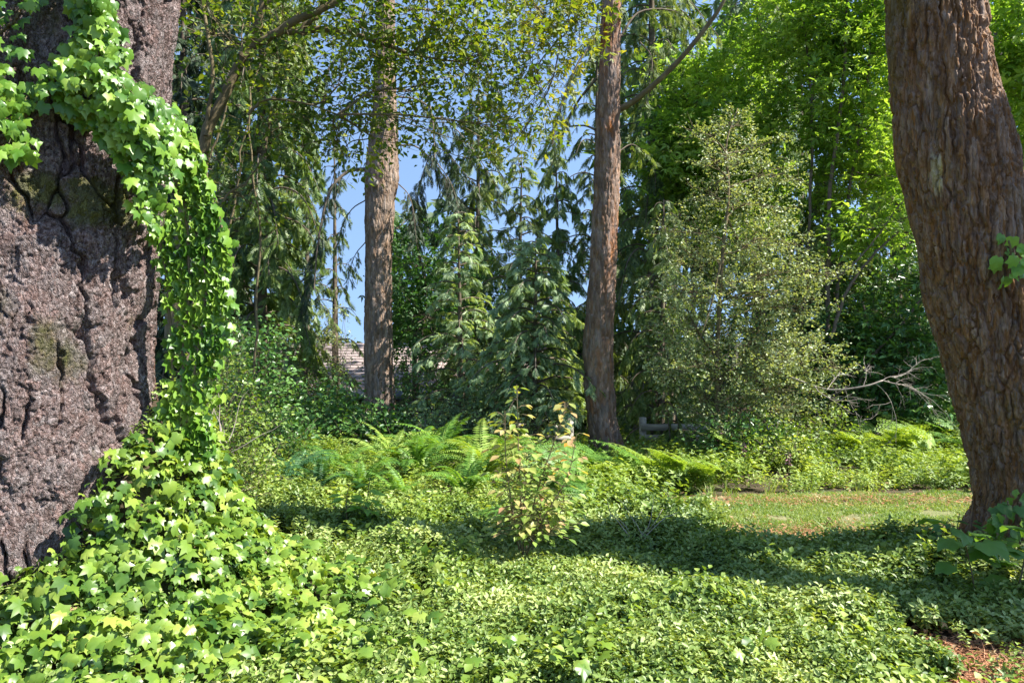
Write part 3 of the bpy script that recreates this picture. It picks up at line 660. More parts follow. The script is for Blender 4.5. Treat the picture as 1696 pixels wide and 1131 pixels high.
# overhead olive tree, limbs from behind the ivy trunk
leafy('maple_tree', 'overhanging tree with curved mossy limbs and olive leaves across the top left', 'tree',
  [([(285, 560), (300, 420), (318, 285), (360, 180), (400, 95), (445, 62), (520, 48), (600, 58), (680, 90)], 7.0, .075, .02),
   ([(400, 95), (430, 30), (455, -60), (470, -200)], 7.0, .05, .03),
   ([(340, 225), (352, 120), (335, 0), (330, -120)], 6.9, .022, .015),
   ([(500, 50), (535, 10), (560, -60)], 7.0, .03, .02),
   ([(410, 190), (440, 165), (500, 170), (560, 190)], 6.7, .016, .006),
   ([(330, 560), (345, 420), (372, 330), (410, 300), (440, 250)], 7.2, .02, .008),
   ([(445, 60), (560, 0), (700, -60), (860, -60)], 6.6, .04, .02)],
  [(380, 60, 7.0, 90, 80, .8, 61, 9), (480, 40, 7.0, 90, 70, .9, 74, 9), (600, 30, 6.9, 110, 60, .9, 102, 9), (720, 40, 6.8, 110, 70, .9, 115, 9),
   (560, 140, 7.2, 120, 70, .9, 102, 9), (690, 150, 7.2, 110, 80, .8, 102, 9), (800, 100, 6.8, 90, 90, .8, 88, 9), (450, 190, 7.3, 90, 60, .8, 61, 9),
   (620, 230, 7.4, 60, 60, .7, 40, 8), (830, 210, 7.2, 60, 80, .6, 47, 8), (400, 320, 7.6, 60, 90, .6, 40, 8), (760, -40, 6.6, 250, 40, 1.0, 115, 9), (480, -60, 6.8, 220, 50, 1, 81, 9),
   (560, 235, 7.3, 60, 40, .7, 34, 8)],
  [TS2, TO], 'olive', 'limb', 41, .075, twig=.32, flat=.7, spread=.10, sr=.014)
leafy('maple_tree', 'yellow tinged leafy branch hanging in front of the slender fir at the top', 'tree',
  [([(760, -330, 7.6), (800, -200), (840, -80), (880, 0), (930, 60)], 7.4, .03, .008)],
  [(900, 40, 7.4, 75, 60, .5, 80, 8), (960, 30, 7.4, 40, 60, .4, 38, 8), (880, 150, 7.5, 60, 70, .5, 45, 8), (850, 240, 7.6, 45, 50, .4, 22, 8)],
  [T_STAR], 'yellow', 'limb', 42, .085, twig=.3, flat=.7, spread=.10, sr=.01)
# thin upright sticks by the left limb
for i, pts in enumerate([[(420, 620), (430, 400), (412, 200), (418, -20)], [(352, 520), (395, 300), (420, 140), (470, 20)], [(330, 300), (366, 210), (400, 80), (396, -20)], [(300, 560), (330, 470), (370, 340), (365, 330)], [(377, 400), (352, 330), (340, 250), (350, 120)]]):
    g = Geo(); P = spline([at(x, y, 8.2+.2*i) for x, y in pts], 20); P += np.random.default_rng(i).normal(size=P.shape)*.012
    g.tube(P, np.linspace(.016, .006, 20), 6)
    o = obj('bare_stem', g.mesh('bare_stem', True), M['limb'])
    props(o, ['tallest thin bare stem left of the cedar, from bush to top edge', 'thin bare stem slanting right up past the mossy limb', 'thin stem crossing the upper mossy limb', 'short slanting stem just right of the ivy', 'thin crooked stem beside the ivy trunk above mid height'][i], 'stem', 'thin stems behind the ivy trunk')
# right side maples
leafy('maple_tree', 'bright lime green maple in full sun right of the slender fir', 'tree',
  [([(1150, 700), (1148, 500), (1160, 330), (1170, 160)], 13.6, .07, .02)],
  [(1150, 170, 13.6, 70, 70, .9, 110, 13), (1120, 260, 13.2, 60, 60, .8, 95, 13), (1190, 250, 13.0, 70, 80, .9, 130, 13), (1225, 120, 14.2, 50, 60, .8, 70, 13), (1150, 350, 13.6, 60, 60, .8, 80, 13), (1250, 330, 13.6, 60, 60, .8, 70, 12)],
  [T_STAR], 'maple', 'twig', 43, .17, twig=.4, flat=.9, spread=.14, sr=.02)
leafy('vine_maple', 'many stemmed bright maple leaning right behind the pale shrub', 'tree',
  [([(1368, 640), (1372, 480), (1375, 330), (1395, 160), (1402, 20), (1405, -150)], 11.7, .045, .02),
   ([(1385, 560), (1395, 400), (1420, 240), (1440, 100), (1450, -80)], 11.8, .035, .015),
   ([(1375, 560), (1410, 470), (1470, 400), (1530, 350)], 11.0, .03, .012),
   ([(1330, 560), (1340, 380), (1345, 180), (1320, -60)], 12.0, .035, .015),
   ([(1372, 470), (1430, 420), (1520, 300)], 11.0, .02, .008)],
  [(1300, 60, 12.4, 80, 80, .8, 120, 13), (1380, 50, 12.0, 80, 80, .8, 130, 13), (1450, 90, 12.0, 60, 90, .8, 120, 13), (1330, 180, 12.2, 70, 60, .8, 90, 13), (1420, 210, 12.0, 70, 60, .8, 90, 13),
   (1470, 290, 11.8, 60, 50, .7, 60, 13), (1390, 300, 12.2, 50, 40, .6, 40, 12), (1440, 375, 11.4, 60, 22, .6, 50, 12), (1380, -60, 12, 160, 60, .9, 120, 12), (1500, 190, 12.6, 50, 120, .7, 80, 12)],
  [T_STAR], 'maple', 'twig', 44, .145, twig=.4, flat=.95, spread=.13, sr=.016)
leafy('maple_tree', 'yellow green maple foliage in the top right corner beyond the leaning fir', 'tree',
  [([(1760, 700), (1740, 400), (1700, 200), (1680, 20)], 10, .06, .02)],
  [(1680, 40, 9.6, 70, 60, .7, 90, 12), (1690, 150, 9.8, 50, 50, .6, 70, 12), (1720, 260, 10, 60, 60, .7, 80, 12), (1740, 110, 9.6, 60, 110, .7, 90, 12), (1730, 380, 10.2, 60, 60, .7, 60, 12)],
  [T_STAR], 'maple', 'limb', 45, .15, twig=.38, flat=.95, spread=.12, sr=.016)
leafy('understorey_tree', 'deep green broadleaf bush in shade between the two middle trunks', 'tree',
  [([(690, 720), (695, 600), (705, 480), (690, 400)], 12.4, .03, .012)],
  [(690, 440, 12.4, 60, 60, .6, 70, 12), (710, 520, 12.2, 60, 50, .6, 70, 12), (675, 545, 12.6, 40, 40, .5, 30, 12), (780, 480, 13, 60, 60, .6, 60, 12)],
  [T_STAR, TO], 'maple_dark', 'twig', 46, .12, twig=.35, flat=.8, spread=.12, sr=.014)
leafy('understorey_tree', 'glossy deep green bush low in the shade left of the leaning fir', 'bush',
  [([(1450, 720), (1450, 640), (1440, 560), (1430, 500)], 11.2, .03, .012), ([(1400, 700), (1440, 600), (1500, 530), (1560, 440)], 11.0, .03, .012)],
  [(1420, 560, 11.6, 70, 60, .7, 110, 12), (1500, 560, 11.2, 70, 60, .7, 120, 12), (1550, 480, 11.6, 50, 70, .6, 70, 12), (1390, 650, 11.4, 70, 55, .7, 100, 12), (1480, 650, 11.0, 80, 60, .7, 130, 12), (1560, 640, 10.8, 60, 70, .6, 110, 12), (1470, 470, 12, 60, 40, .6, 60, 12)],
  [TO, T_STAR], 'salal', 'twig', 47, .12, twig=.35, flat=.9, spread=.12, sr=.014)
leafy('understorey_tree', 'green bush in the shadow behind the dead branch on the right', 'bush', [([(1300, 740), (1310, 640), (1320, 560)], 11.8, .03, .012)],
  [(1310, 600, 12, 70, 70, .7, 100, 12), (1340, 500, 12.6, 60, 60, .7, 70, 12), (1250, 560, 12.4, 60, 60, .7, 50, 12)],
  [TO], 'salal', 'twig', 48, .11, twig=.35, flat=.9, spread=.12, sr=.014)
# the pale shrub
def pale():
    p = Plant(51); r = p.r; Y = 9.3
    main = spline([at(1190, 740, Y-.1), at(1188, 600, Y-.2), at(1196, 430, Y-.3), at(1207, 320, Y-.25), at(1203, 240, Y-.1), at(1222, 180, Y)], 30)
    p.wood.tube(main, np.linspace(.035, .008, 30), 8)
    for k, e in enumerate([(1120, 470, .3), (1290, 480, -.3), (1160, 560, -.6), (1250, 420, .3)]):
        a = main[6+k*3]; b = at(e[0], e[1], Y+e[2]); p.wood.tube(spline([a, (a+b)/2+np.array([0, 0, -.1]), b], 10), np.linspace(.018, .006, 10), 6)
    for x, y, rx, ry, n, per in [(1215, 200, 26, 16, 18, 12), (1172, 222, 26, 9, 10, 12), (1248, 240, 50, 13, 30, 12), (1180, 265, 38, 10, 20, 12), (1275, 290, 48, 12, 30, 12), (1175, 320, 50, 14, 36, 12), (1240, 335, 62, 16, 60, 12),
         (1150, 380, 50, 16, 46, 12), (1250, 395, 80, 20, 100, 12), (1180, 430, 80, 18, 90, 12), (1290, 450, 66, 20, 90, 12), (1130, 480, 62, 18, 70, 12), (1220, 490, 90, 20, 120, 12), (1320, 515, 56, 20, 80, 12), (1150, 540, 80, 20, 100, 12),
         (1255, 560, 100, 22, 150, 12), (1125, 595, 50, 18, 55, 12), (1330, 590, 55, 20, 80, 12), (1200, 610, 100, 20, 130, 12), (1290, 640, 80, 20, 110, 12), (1165, 655, 55, 18, 55, 12), (1220, 680, 100, 20, 120, 12), (1330, 670, 50, 18, 50, 12), (1195, 712, 50, 14, 34, 12)]:
        yy = Y+r.uniform(-.35, .3); rx = rx*(.62+.38*min(1, max(0, (y-200)/300))); c = at(x, y, yy); rt_ = main[np.argmin(abs(main[:, 2]-c[2]+.22))]
        p.blob(c, (rx*1.1/F*Y, .18+.005*rx, ry*1.25/F*Y), int(n*1.1), per+4, .044, [TS2, TO], rt_, .013, twig=.22, flat=.5, spread=.034, clump=.12)
        e = rnd(r, 1)[0]*np.array([1, .3, .25]); e = c+e/np.linalg.norm(e)*(rx*1.25/F*Y); p.blob(e, (.16, .12, .08), 10, per, .045, [TS2, TO], c, .006, twig=.24, spread=.05)
    p.done('pale_shrub', 'tall pale grey green shrub with fine leaves, pointed top, right of centre', 'shrub', tuple(at(1190, 740, Y)), M['limb'], M['pale'])
pale()
# --- shrubs
def shrub(label, blobs, leaf, seed, lsz, tms=None, group=None, wood='twig', **kw):
    x, y, Y = blobs[0][:3]
    bx = (x-CX)/F*Y; bz = float(land(np.array([bx]), np.array([Y]))[0]); p = Plant(seed)
    for (x, y, Y, rx, ry, rd, n, per) in blobs:
        c = at(x, y, Y); root = np.array([bx+(c[0]-bx)*.35, c[1], float(land(np.array([c[0]]), np.array([c[1]]))[0])-.03])
        p.blob(c, (rx/F*Y, rd, ry/F*Y), n, per, lsz, tms or [TO, TS2], root, .012, **kw)
    return p.done('shrub', label, 'shrub', (bx, blobs[0][2], bz), M[wood], M[leaf], group, crown='foliage', trunkname='stems')
shrub('light green small leaved shrub right beside the ivy at the big trunk', [(360, 640, 6.6, 45, 60, .35, 75, 12), (390, 720, 6.4, 50, 60, .35, 90, 12), (350, 760, 6.0, 40, 60, .35, 75, 12), (400, 800, 6.0, 60, 50, .35, 80, 12), (350, 560, 7, 30, 60, .3, 40, 12)], 'herb', 61, .045, twig=.24, spread=.06)
shrub('dark glossy shrub wrapped round the foot of the bulging trunk', [(600, 720, 10.6, 70, 40, .5, 120, 12), (540, 690, 10.8, 60, 50, .5, 120, 12), (490, 720, 10.4, 60, 45, .5, 110, 12), (640, 725, 10.3, 40, 35, .4, 70, 12), (585, 690, 11, 35, 20, .3, 25, 10)], 'salal', 62, .085, twig=.3, spread=.1)
shrub('dark green shrub below the left cedar', [(400, 590, 9, 60, 60, .5, 110, 12), (430, 660, 9, 50, 55, .5, 100, 12), (460, 740, 8.6, 60, 40, .5, 90, 12), (400, 700, 8.4, 40, 50, .4, 70, 12)], 'salal', 63, .07, twig=.3, spread=.08)
shrub('yellow green sunlit bush in front of the house wall', [(462, 665, 13, 32, 26, .4, 60, 12), (480, 700, 12.6, 30, 25, .4, 36, 12)], 'yellow', 64, .07, twig=.25, spread=.08)
shrub('pale leafy shrub near the left end of the roof', [(440, 600, 12.6, 50, 36, .5, 60, 12), (520, 600, 13.0, 36, 40, .5, 22, 12), (570, 590, 13.4, 40, 34, .5, 20, 12), (555, 540, 14, 40, 30, .5, 16, 12)], 'pale', 65, .06, twig=.3, spread=.08)
shrub('bushy dark shrub below the young cedars in the middle', [(770, 690, 10.4, 55, 50, .5, 120, 12), (720, 720, 10.2, 45, 40, .4, 80, 12), (840, 700, 10, 60, 45, .5, 120, 12), (890, 690, 10.3, 25, 36, .4, 26, 12), (810, 620, 11, 40, 40, .4, 50, 12)], 'cedar_blue', 66, .05, twig=.28, spread=.07)
shrub('low leafy shrub at the foot of the pale shrub', [(1190, 740, 8.9, 45, 24, .4, 64, 12), (1240, 730, 8.7, 70, 30, .4, 100, 12)], 'salal', 67, .06, twig=.25, spread=.08)
shrub('pale fresh green bush by the path, right of the pale shrub', [(1290, 740, 8.4, 55, 40, .4, 95, 12), (1340, 770, 8.2, 60, 30, .4, 80, 12), (1370, 720, 9, 50, 30, .4, 60, 12)], 'herb', 68, .055, twig=.25, spread=.07)
shrub('small bush of bright leaves left of the sword ferns', [(410, 780, 6.8, 45, 30, .3, 55, 12), (520, 770, 8.6, 60, 22, .3, 60, 12)], 'herb', 69, .045, twig=.22, spread=.06)
shrub('roadside tangle of leaves around the slender fir foot', [(1000, 768, 9, 60, 14, .3, 50, 12), (940, 772, 9.1, 50, 16, .3, 36, 12), (1055, 775, 8.8, 50, 14, .3, 40, 12)], 'salal', 70, .06, twig=.22, spread=.07)
shrub('dim green shrub under the wood, right background', [(1600, 600, 12, 70, 110, .7, 110, 12), (1700, 640, 12, 90, 110, .7, 110, 12)], 'salal', 71, .11, twig=.3, spread=.12)

shrub('lacy green shrub half hiding the roof right of the bulging trunk', [(700, 640, 11.8, 50, 46, .4, 80, 12), (745, 600, 12, 36, 40, .4, 36, 12), (670, 600, 12, 26, 36, .3, 20, 12)], 'salal', 72, .065, twig=.26, spread=.07)
shrub('fresh green shrub half hiding the roof left of the bulging trunk', [(540, 650, 12, 50, 34, .4, 70, 12), (500, 610, 12.4, 30, 36, .4, 26, 12)], 'herb', 73, .06, twig=.26, spread=.07)
# ------------------------------------------------------------------ house and fence
def house():
    x0, x1, Yf, Yb = -8.5, 1.5, 17.2, 23.5; ze = .34; zr = 1.55; zg = -2.6
    t = thing('house', 'low brown roofed house half hidden behind the shrubs, left of centre', 'house', ((x0+x1)/2, Yf, zg))
    wm = roughmat('weathered brown siding', [(.3, (.11, .075, .05)), (.7, (.20, .14, .10))], (2, 2, 20), 5, .3, .01)
    rm = roughmat('pinkish brown shingles', [(.3, (.26, .20, .18)), (.5, (.40, .32, .29)), (.7, (.56, .47, .43))], (9, 30, 30), 6, .6, .03, (30, 30, 30))
    fm = roughmat('blue grey fascia paint', [(.3, (.22, .25, .30)), (.7, (.30, .34, .40))], (3, 3, 3), 3, .1, .002)
    cm = roughmat('cream trim paint', [(.3, (.5, .45, .38)), (.7, (.62, .57, .5))], (3, 3, 3), 3, .1, .002)
    g = Geo(); g.box((x0+.5, Yf+.7, zg), (x1-.5, Yb, ze-.05)); obj('wall', g.mesh('wall'), wm, t)
    Ym = (Yf+Yb)/2+.3; n = 16
    rf = None
    for k in range(n):                                   # shingle courses
        a = k/n; b = (k+1)/n; g = Geo()
        ya, yb = Yf+(Ym-Yf)*a, Yf+(Ym-Yf)*b; za, zb = ze+(zr-ze)*a, ze+(zr-ze)*b
        g.add([[x0, ya-.03, za+.02], [x1, ya-.03, za+.02], [x1, yb, zb], [x0, yb, zb], [x0, ya-.03, za-.02], [x1, ya-.03, za-.02], [x1, yb, zb-.04], [x0, yb, zb-.04]],
              [[0, 1, 2, 3], [4, 7, 6, 5], [0, 4, 5, 1], [1, 5, 6, 2], [2, 6, 7, 3], [3, 7, 4, 0]])
        obj('shingle_course', g.mesh('shingle_course'), rm, t)
    g = Geo(); g.add([[x0, Ym, zr-.02], [x1, Ym, zr-.02], [x1, Yb+.5, ze], [x0, Yb+.5, ze], [x0, Ym, zr-.06], [x1, Ym, zr-.06], [x1, Yb+.5, ze-.04], [x0, Yb+.5, ze-.04]],
              [[0, 1, 2, 3], [4, 7, 6, 5], [0, 4, 5, 1], [1, 5, 6, 2], [2, 6, 7, 3], [3, 7, 4, 0]]); obj('roof', g.mesh('roof'), rm, t)
    g = Geo(); g.box((x0, Yf-.07, ze-.20), (x1, Yf-.035, ze+.01)); obj('fascia', g.mesh('fascia'), fm, t)
    gl, nt, N, L, B = nodes('window glass'); B.inputs['Base Color'].default_value = (.05, .06, .07, 1); B.inputs['Roughness'].default_value = .08
    for xa in (-2.75, -4.9, -6.6):
        g = Geo(); za, zb = -.75, .06
        for lo, hi in (((xa, Yf+.64, za), (xa+.06, Yf+.70, zb)), ((xa+.84, Yf+.64, za), (xa+.9, Yf+.70, zb)), ((xa+.06, Yf+.64, zb-.06), (xa+.84, Yf+.70, zb)), ((xa+.06, Yf+.64, za), (xa+.84, Yf+.70, za+.06)), ((xa+.42, Yf+.645, za+.06), (xa+.48, Yf+.70, zb-.06))):
            g.box(lo, hi)
        f = obj('window', g.mesh('window'), cm, t)
        g = Geo(); g.box((xa+.06, Yf+.675, za+.06), (xa+.84, Yf+.69, zb-.06)); obj('pane', g.mesh('pane'), gl, f)
    for xa in (-5.4, -3.6):
        g = Geo(); g.box((xa, Yf+.1, zg), (xa+.12, Yf+.22, ze-.06)); obj('post', g.mesh('post'), cm, t)
house()
wg = roughmat('weathered grey board', [(.3, (.22, .20, .175)), (.5, (.36, .33, .29)), (.7, (.50, .47, .42))], (3, 20, 20), 6, .4, .004, (6, 60, 60))
def fence():
    t = thing('fence', 'low weathered grey board fence behind the slender fir trunk', 'fence', (at(1000, 700, 10.9)[0], 10.9, -.25)); r = np.random.default_rng(8)
    xs = [at(p, 0, 10.9)[0] for p in (700, 800, 900, 945, 1066, 1180, 1290)]
    for x in xs:
        g = Geo(); h = .36+r.uniform(-.03, .03); g.box((x-.05, 10.92, -.6), (x+.05, 11.02, h)); obj('post', g.mesh('post'), wg, t)
    for a, b in ((0, 1), (1, 2), (2, 3), (4, 5), (5, 6)):
        for k in range(3):
            g = Geo(); z = -.16+.17*k+r.uniform(-.015, .015); d = r.uniform(-.02, .02)
            xa, xb = xs[a]-.04, xs[b]+.04
            g.add([[xa, 10.88, z], [xb, 10.88, z+d], [xb, 10.915, z+d], [xa, 10.915, z], [xa, 10.88, z+.105], [xb, 10.88, z+d+.105], [xb, 10.915, z+d+.105], [xa, 10.915, z+.105]],
                  [[0, 3, 2, 1], [4, 5, 6, 7], [0, 1, 5, 4], [1, 2, 6, 5], [2, 3, 7, 6], [3, 0, 4, 7]])
            obj('board', g.mesh('board'), wg, t)
fence()

# ------------------------------------------------------------------ ivy
def leaf_objs(parent, name, tms, P, D, N, Sc, mat, limit=300, key=None):
    """the biggest `limit` leaves as objects, the rest as one mesh"""
    n = len(P); D = unit(D); x = unit(np.cross(D, N)); z = np.cross(x, D)
    o = np.argsort(-(key if key is not None else Sc)); big = o[:limit]; rest = o[limit:]
    mes = []
    for v, t in tms:
        m = mesh(name, v, None, t); m.materials.append(mat); mes.append(m)
    for i in big:
        ob = bpy.data.objects.new(name, mes[i % len(mes)])
        mw = Matrix([[x[i][0], D[i][0], z[i][0], P[i][0]], [x[i][1], D[i][1], z[i][1], P[i][1]], [x[i][2], D[i][2], z[i][2], P[i][2]], [0, 0, 0, 1]])
        COL.objects.link(ob); ob.parent = parent; ob.matrix_parent_inverse = Matrix.Translation(parent.location).inverted()
        ob.matrix_basis = mw @ Matrix.Diagonal((Sc[i], Sc[i], Sc[i], 1))
    if len(rest):
        g = Geo(); put(g, tms, P[rest], D[rest], N[rest], Sc[rest]); obj('small_leaves', g.mesh('small_leaves'), mat, parent, 'stuff')
def trunk_front(px, py, off):
    """point on the left trunk seen at px,py, stood off by off metres; rays that miss take the trunk's side depth"""
    out = []
    for x, y, o in zip(px, py, off):
        Y = 3.2
        for _ in range(4):
            z = CH-(y-CY)/F*Y; x0, y0, r0 = left_at(z); X = (x-CX)/F*Y
            dx = X-x0; rr = r0+.02
            Y = y0-math.sqrt(max(rr*rr-dx*dx, 0))-.0
        z = CH-(y-CY)/F*Y; X = (x-CX)/F*Y; nrm = np.array([X-x0, Y-y0, 0]); nrm /= max(np.linalg.norm(nrm), 1e-6)
        out.append((X, Y, z, *nrm))
    o = np.array(out); P = o[:, :3]+o[:, 3:]*np.asarray(off)[:, None]
    return P, o[:, 3:]
def ivy_arch():
    r = np.random.default_rng(91)
    # polygon strips (y, xl, xr) of the leafy mantle on the trunk
    S1 = [(-60, 110, 185), (0, 128, 182), (40, 130, 185), (80, 118, 196), (115, 95, 205), (140, 70, 215), (165, 80, 262), (190, 95, 300), (230, 130, 318), (270, 170, 326), (300, 178, 334), (340, 195, 346), (400, 222, 360), (450, 240, 362), (500, 250, 356), (540, 262, 342), (600, 262, 325), (640, 255, 322), (700, 235, 330), (760, 220, 335)]
    S2 = [(95, -40, 60), (130, -40, 75), (160, -40, 85), (200, -40, 60), (250, -40, 55), (285, -40, 48)]
    S3 = [(-60, -60, 75), (0, -60, 78), (30, -40, 62), (70, -40, 45), (100, -40, 40)]
    P = []; N = []; L = []
    for S_, n, o0, o1 in (([(y, a+(b-a)*(.16 if y > 200 else .05), b-(b-a)*.09) for y, a, b in S1], 2300, .03, .15), (S2, 280, .05, .19), (S3, 160, .05, .16)):
        S_ = np.array(S_, float); wd = S_[:, 2]-S_[:, 1]; yy = np.linspace(S_[0, 0], S_[-1, 0], 400); ww = np.interp(yy, S_[:, 0], wd)
        cdf = np.cumsum(ww); y = np.interp(r.uniform(0, cdf[-1], n), cdf, yy)
        u = r.uniform(0, 1, n); x = np.interp(y, S_[:, 0], S_[:, 1])*(1-u)+np.interp(y, S_[:, 0], S_[:, 2])*u
        x = x+r.normal(size=n)*7; off = r.uniform(o0, o1, n)*(.45+1.1*np.sin(pi*np.clip(u, .03, .97)))
        p, nn = trunk_front(x, y, off); P.append(p); N.append(nn)
    P = np.concatenate(P); N = np.concatenate(N); n = len(P)
    nrm = unit(N*.6+np.array([.28, -.4, .42])+rnd(r, n)*.45)
    D = unit(np.array([0, 0, -1])+np.array([.25, -.1, 0])+rnd(r, n)*.55)
    sc = .034+.060*r.uniform(0, 1, n)**1.3
    t = thing('climbing_ivy', 'bright green ivy arching over and hanging down the big left trunk', 'ivy', tuple(P.mean(0)))
    q = P[:, 0]*F/P[:, 1]+CX
    leaf_objs(t, 'leaf', T_IVY, P-D*sc[:, None]*.4, D, nrm, sc, M['ivy'], 300, sc+np.where((q > 0), .2, 0)+ (N*(P-P.mean(0))).sum(1)*.05)
    # vines and petioles
    g = Geo()
    for pts in ([(150, -80), (150, 0), (160, 60), (150, 130), (200, 200), (270, 280), (300, 380), (300, 500), (290, 620), (290, 760)], [(160, 60), (130, 130), (60, 180), (20, 260)], [(60, 175), (110, 185), (170, 178), (240, 190)], [(250, 230), (300, 350), (330, 450), (320, 560), (300, 700)], [(60, -60), (40, 30), (10, 60)], [(150, 150), (220, 280), (255, 400), (270, 520), (275, 650)]):
        a = spline(np.array(pts, float), 50); p, nn = trunk_front(a[:, 0], a[:, 1], np.full(50, .035)); p = p+r.normal(size=p.shape)*.004
        g.tube(p, np.linspace(.010, .006, 50), 6)
    obj('vine', g.mesh('vine', True), M['limb'], t)
    g = Geo(); k = r.choice(n, 500, False); A = P[k]-D[k]*sc[k][:, None]*.4; B = A-nrm[k]*.0-N[k]*r.uniform(.03, .09, (500, 1))+np.array([0, 0, .03])
    for a, b in zip(A, B): g.tube(np.array([b, (a+b)/2+[0, 0, .012], a]), .0016, 3, False)
    obj('leaf_stalks', g.mesh('leaf_stalks'), M['stem'], t, 'stuff')
ivy_arch()
def ivy_mound():
    r = np.random.default_rng(92); n = 40000
    x = r.uniform(-4.2, -.7, n); y = r.uniform(2.2, 4.8, n)
    dx, dy = x-LT[0], y-LT[1]; d = np.hypot(dx, dy); _, _, rr = left_at(np.full(n, .6))
    lim = 1.18+.35*fbm(np.c_[x*1.3, y*1.3, x*0], 2)
    vis = (dy < .45*np.abs(dx)+.55) & (d > rr-.02)
    e = .01; h = land(x, y); gx = (land(x+e, y)-h)/e; gy = (land(x, y+e)-h)/e
    a = np.sqrt(1+gx**2+gy**2); dens = np.exp(-np.maximum(d-lim, 0)/.30)
    keep = vis & (r.uniform(0, 1, n) < np.clip(a/2.6, 0, 1)*dens*.98)
    x, y, h, gx, gy, d = [q[keep] for q in (x, y, h, gx, gy, d)]; n = len(x)
    up = unit(np.c_[-gx, -gy, np.ones(n)])
    P = np.c_[x, y, h+.06]+up*r.uniform(0, .13, n)[:, None]
    nrm = unit(up*.7+np.array([.2, -.2, .5])+rnd(r, n)*.62); D = unit(np.c_[-gx*0+dx[keep]*.6, dy[keep]*.6, -np.ones(n)*.55]+rnd(r, n)*.7)
    sc = .034+.062*r.uniform(0, 1, n)**1.2
    t = thing('ground_ivy', 'large yellow green ivy leaves heaped round the foot of the big left trunk', 'ivy', (-1.9, 3.0, .2))
    pxx = P[:, 0]*F/P[:, 1]+CX; pyy = CY-(P[:, 2]-CH)*F/P[:, 1]
    inside = (pxx > -20) & (pyy < 1150)
    leaf_objs(t, 'leaf', T_IVY, P, D, nrm, sc, M['ivy_low'], 300, sc*(1.6-P[:, 1]*.2)+np.where(inside, 1, 0)+up[:, 2]*0+(P[:, 2]-h)*.3)
    print('mound leaves', n)
ivy_mound()
def ivy_scatter():    # ivy sprigs running through the periwinkle
    r = np.random.default_rng(93); P = []; 
    for px, py in [(610, 960), (455, 1010), (420, 905), (640, 990), (625, 1075), (590, 1100), (730, 1110), (560, 1080), (470, 1060), (500, 1120), (750, 1065), (1230, 1080), (830, 1080), (945, 1100), (380, 1060), (430, 1110), (540, 1020), (690, 1040), (350, 980), (400, 960), (520, 950)]+[(int(a), int(b)) for a, b in zip(330+np.abs(r.normal(size=46))*230, r.uniform(930, 1140, 46))]:
        Y = F*1.42/(py-CY)
        for k in range(r.integers(4, 9)): P.append((*at(px, py, Y)[:2]+r.normal(size=2)*.08, 0))
    P = np.array(P); P[:, 2] = land(P[:, 0], P[:, 1])+.17+r.uniform(0, .05, len(P)); n = len(P)
    t = thing('ground_ivy', 'scattered yellow green ivy leaves creeping through the periwinkle in the foreground', 'ivy', tuple(P.mean(0)))
    leaf_objs(t, 'leaf', T_IVY, P, unit(rnd(r, n)+np.array([0, -.3, 0])*1.0), unit(rnd(r, n)*.35+np.array([.1, -.1, 1])), r.uniform(.06, .10, n), M['ivy_low'])
ivy_scatter()

# ------------------------------------------------------------------ ground cover
def sprig(n, l, seed, lean=.5, stem=.12, tm=None, wd=.26):
    r = np.random.default_rng(seed); g = Geo(); tm = tm or T_oval(wd, .07, .15)
    k = np.arange(n); t = (k+1)/n; az = k*2.6+r.uniform(-.4, .4, n)
    c = np.c_[np.sin(t*lean)*stem*.6, t*0, t*stem]; D = unit(np.c_[np.cos(az), np.sin(az), .15+.35*t])
    N = unit(np.c_[-np.cos(az)*.3, -np.sin(az)*.3, np.ones(n)]+r.normal(size=(n, 3))*.2)
    V, T = orient(tm, c, D, N, l*r.uniform(.75, 1.15, n)*(1-.25*t)); g.add(V, None, T)
    return V, T
def cover(name, label, cat, n, xr, yr, test, tms, mat, scl, zoff, seed, tilt=.35, nearness=1.0):
    r = np.random.default_rng(seed)
    # uniform over the ground, thinner with distance
    u = r.uniform(0, 1, n); y = yr[0]*(yr[1]/yr[0])**u if nearness else yr[0]+(yr[1]-yr[0])*u
    x = r.uniform(-1, 1, n)*(y*.80+.5); 
    ok = (x > xr[0]) & (x < xr[1]) & test(x, y, r); x = x[ok]; y = y[ok]; n = len(x)
    z = land(x, y)+zoff(x, y)*r.uniform(.25, 1, n)
    rot = np.c_[r.normal(size=n)*tilt, r.normal(size=n)*tilt, r.uniform(0, 2*pi, n)]
    s = scl(x, y)*r.uniform(.7, 1.25, n)
    return scatter(name, tms, np.c_[x, y, z], rot, s, mat, label, cat)
NB = lambda x, y, s, z=0.: fbm(np.c_[x*s, y*s, x*0+z], 2)
def t_vinca(x, y, r): return (NB(x, y, 2.6, 11) > -.42+.12*r.uniform(-1, 1, len(x))) & (path_mask(x, y) < .35+.25*r.uniform(-1, 1, len(x))) & (y < 6.5+NB(x, y, 1)*1.2) & ~((np.hypot(x-LT[0], y-LT[1]) < 1.75+.3*NB(x, y, 1.3)) & (r.uniform(0, 1, len(x)) < .93)) & ~((np.hypot((x-2.45)/.55, (y-3.10)/.44) < 1+.5*NB(x, y, 3, 4)) & (r.uniform(0, 1, len(x)) < .97))
cover('periwinkle', 'low carpet of small glossy periwinkle leaves over the whole foreground', 'ground cover', 125000, (-6, 8), (2.4, 7.6), t_vinca,
      [sprig(8, .052, s, .6, .09) for s in range(4)], M['vinca'], lambda x, y: .48+.085*y, lambda x, y: .10+.12*NB(x, y, 1.5), 101, .45)
M['deadleaf'] = leafmat('dry fallen leaf', [(.22, .14, .07), (.38, .26, .13), (.5, .38, .2)], .2, .7, 5)
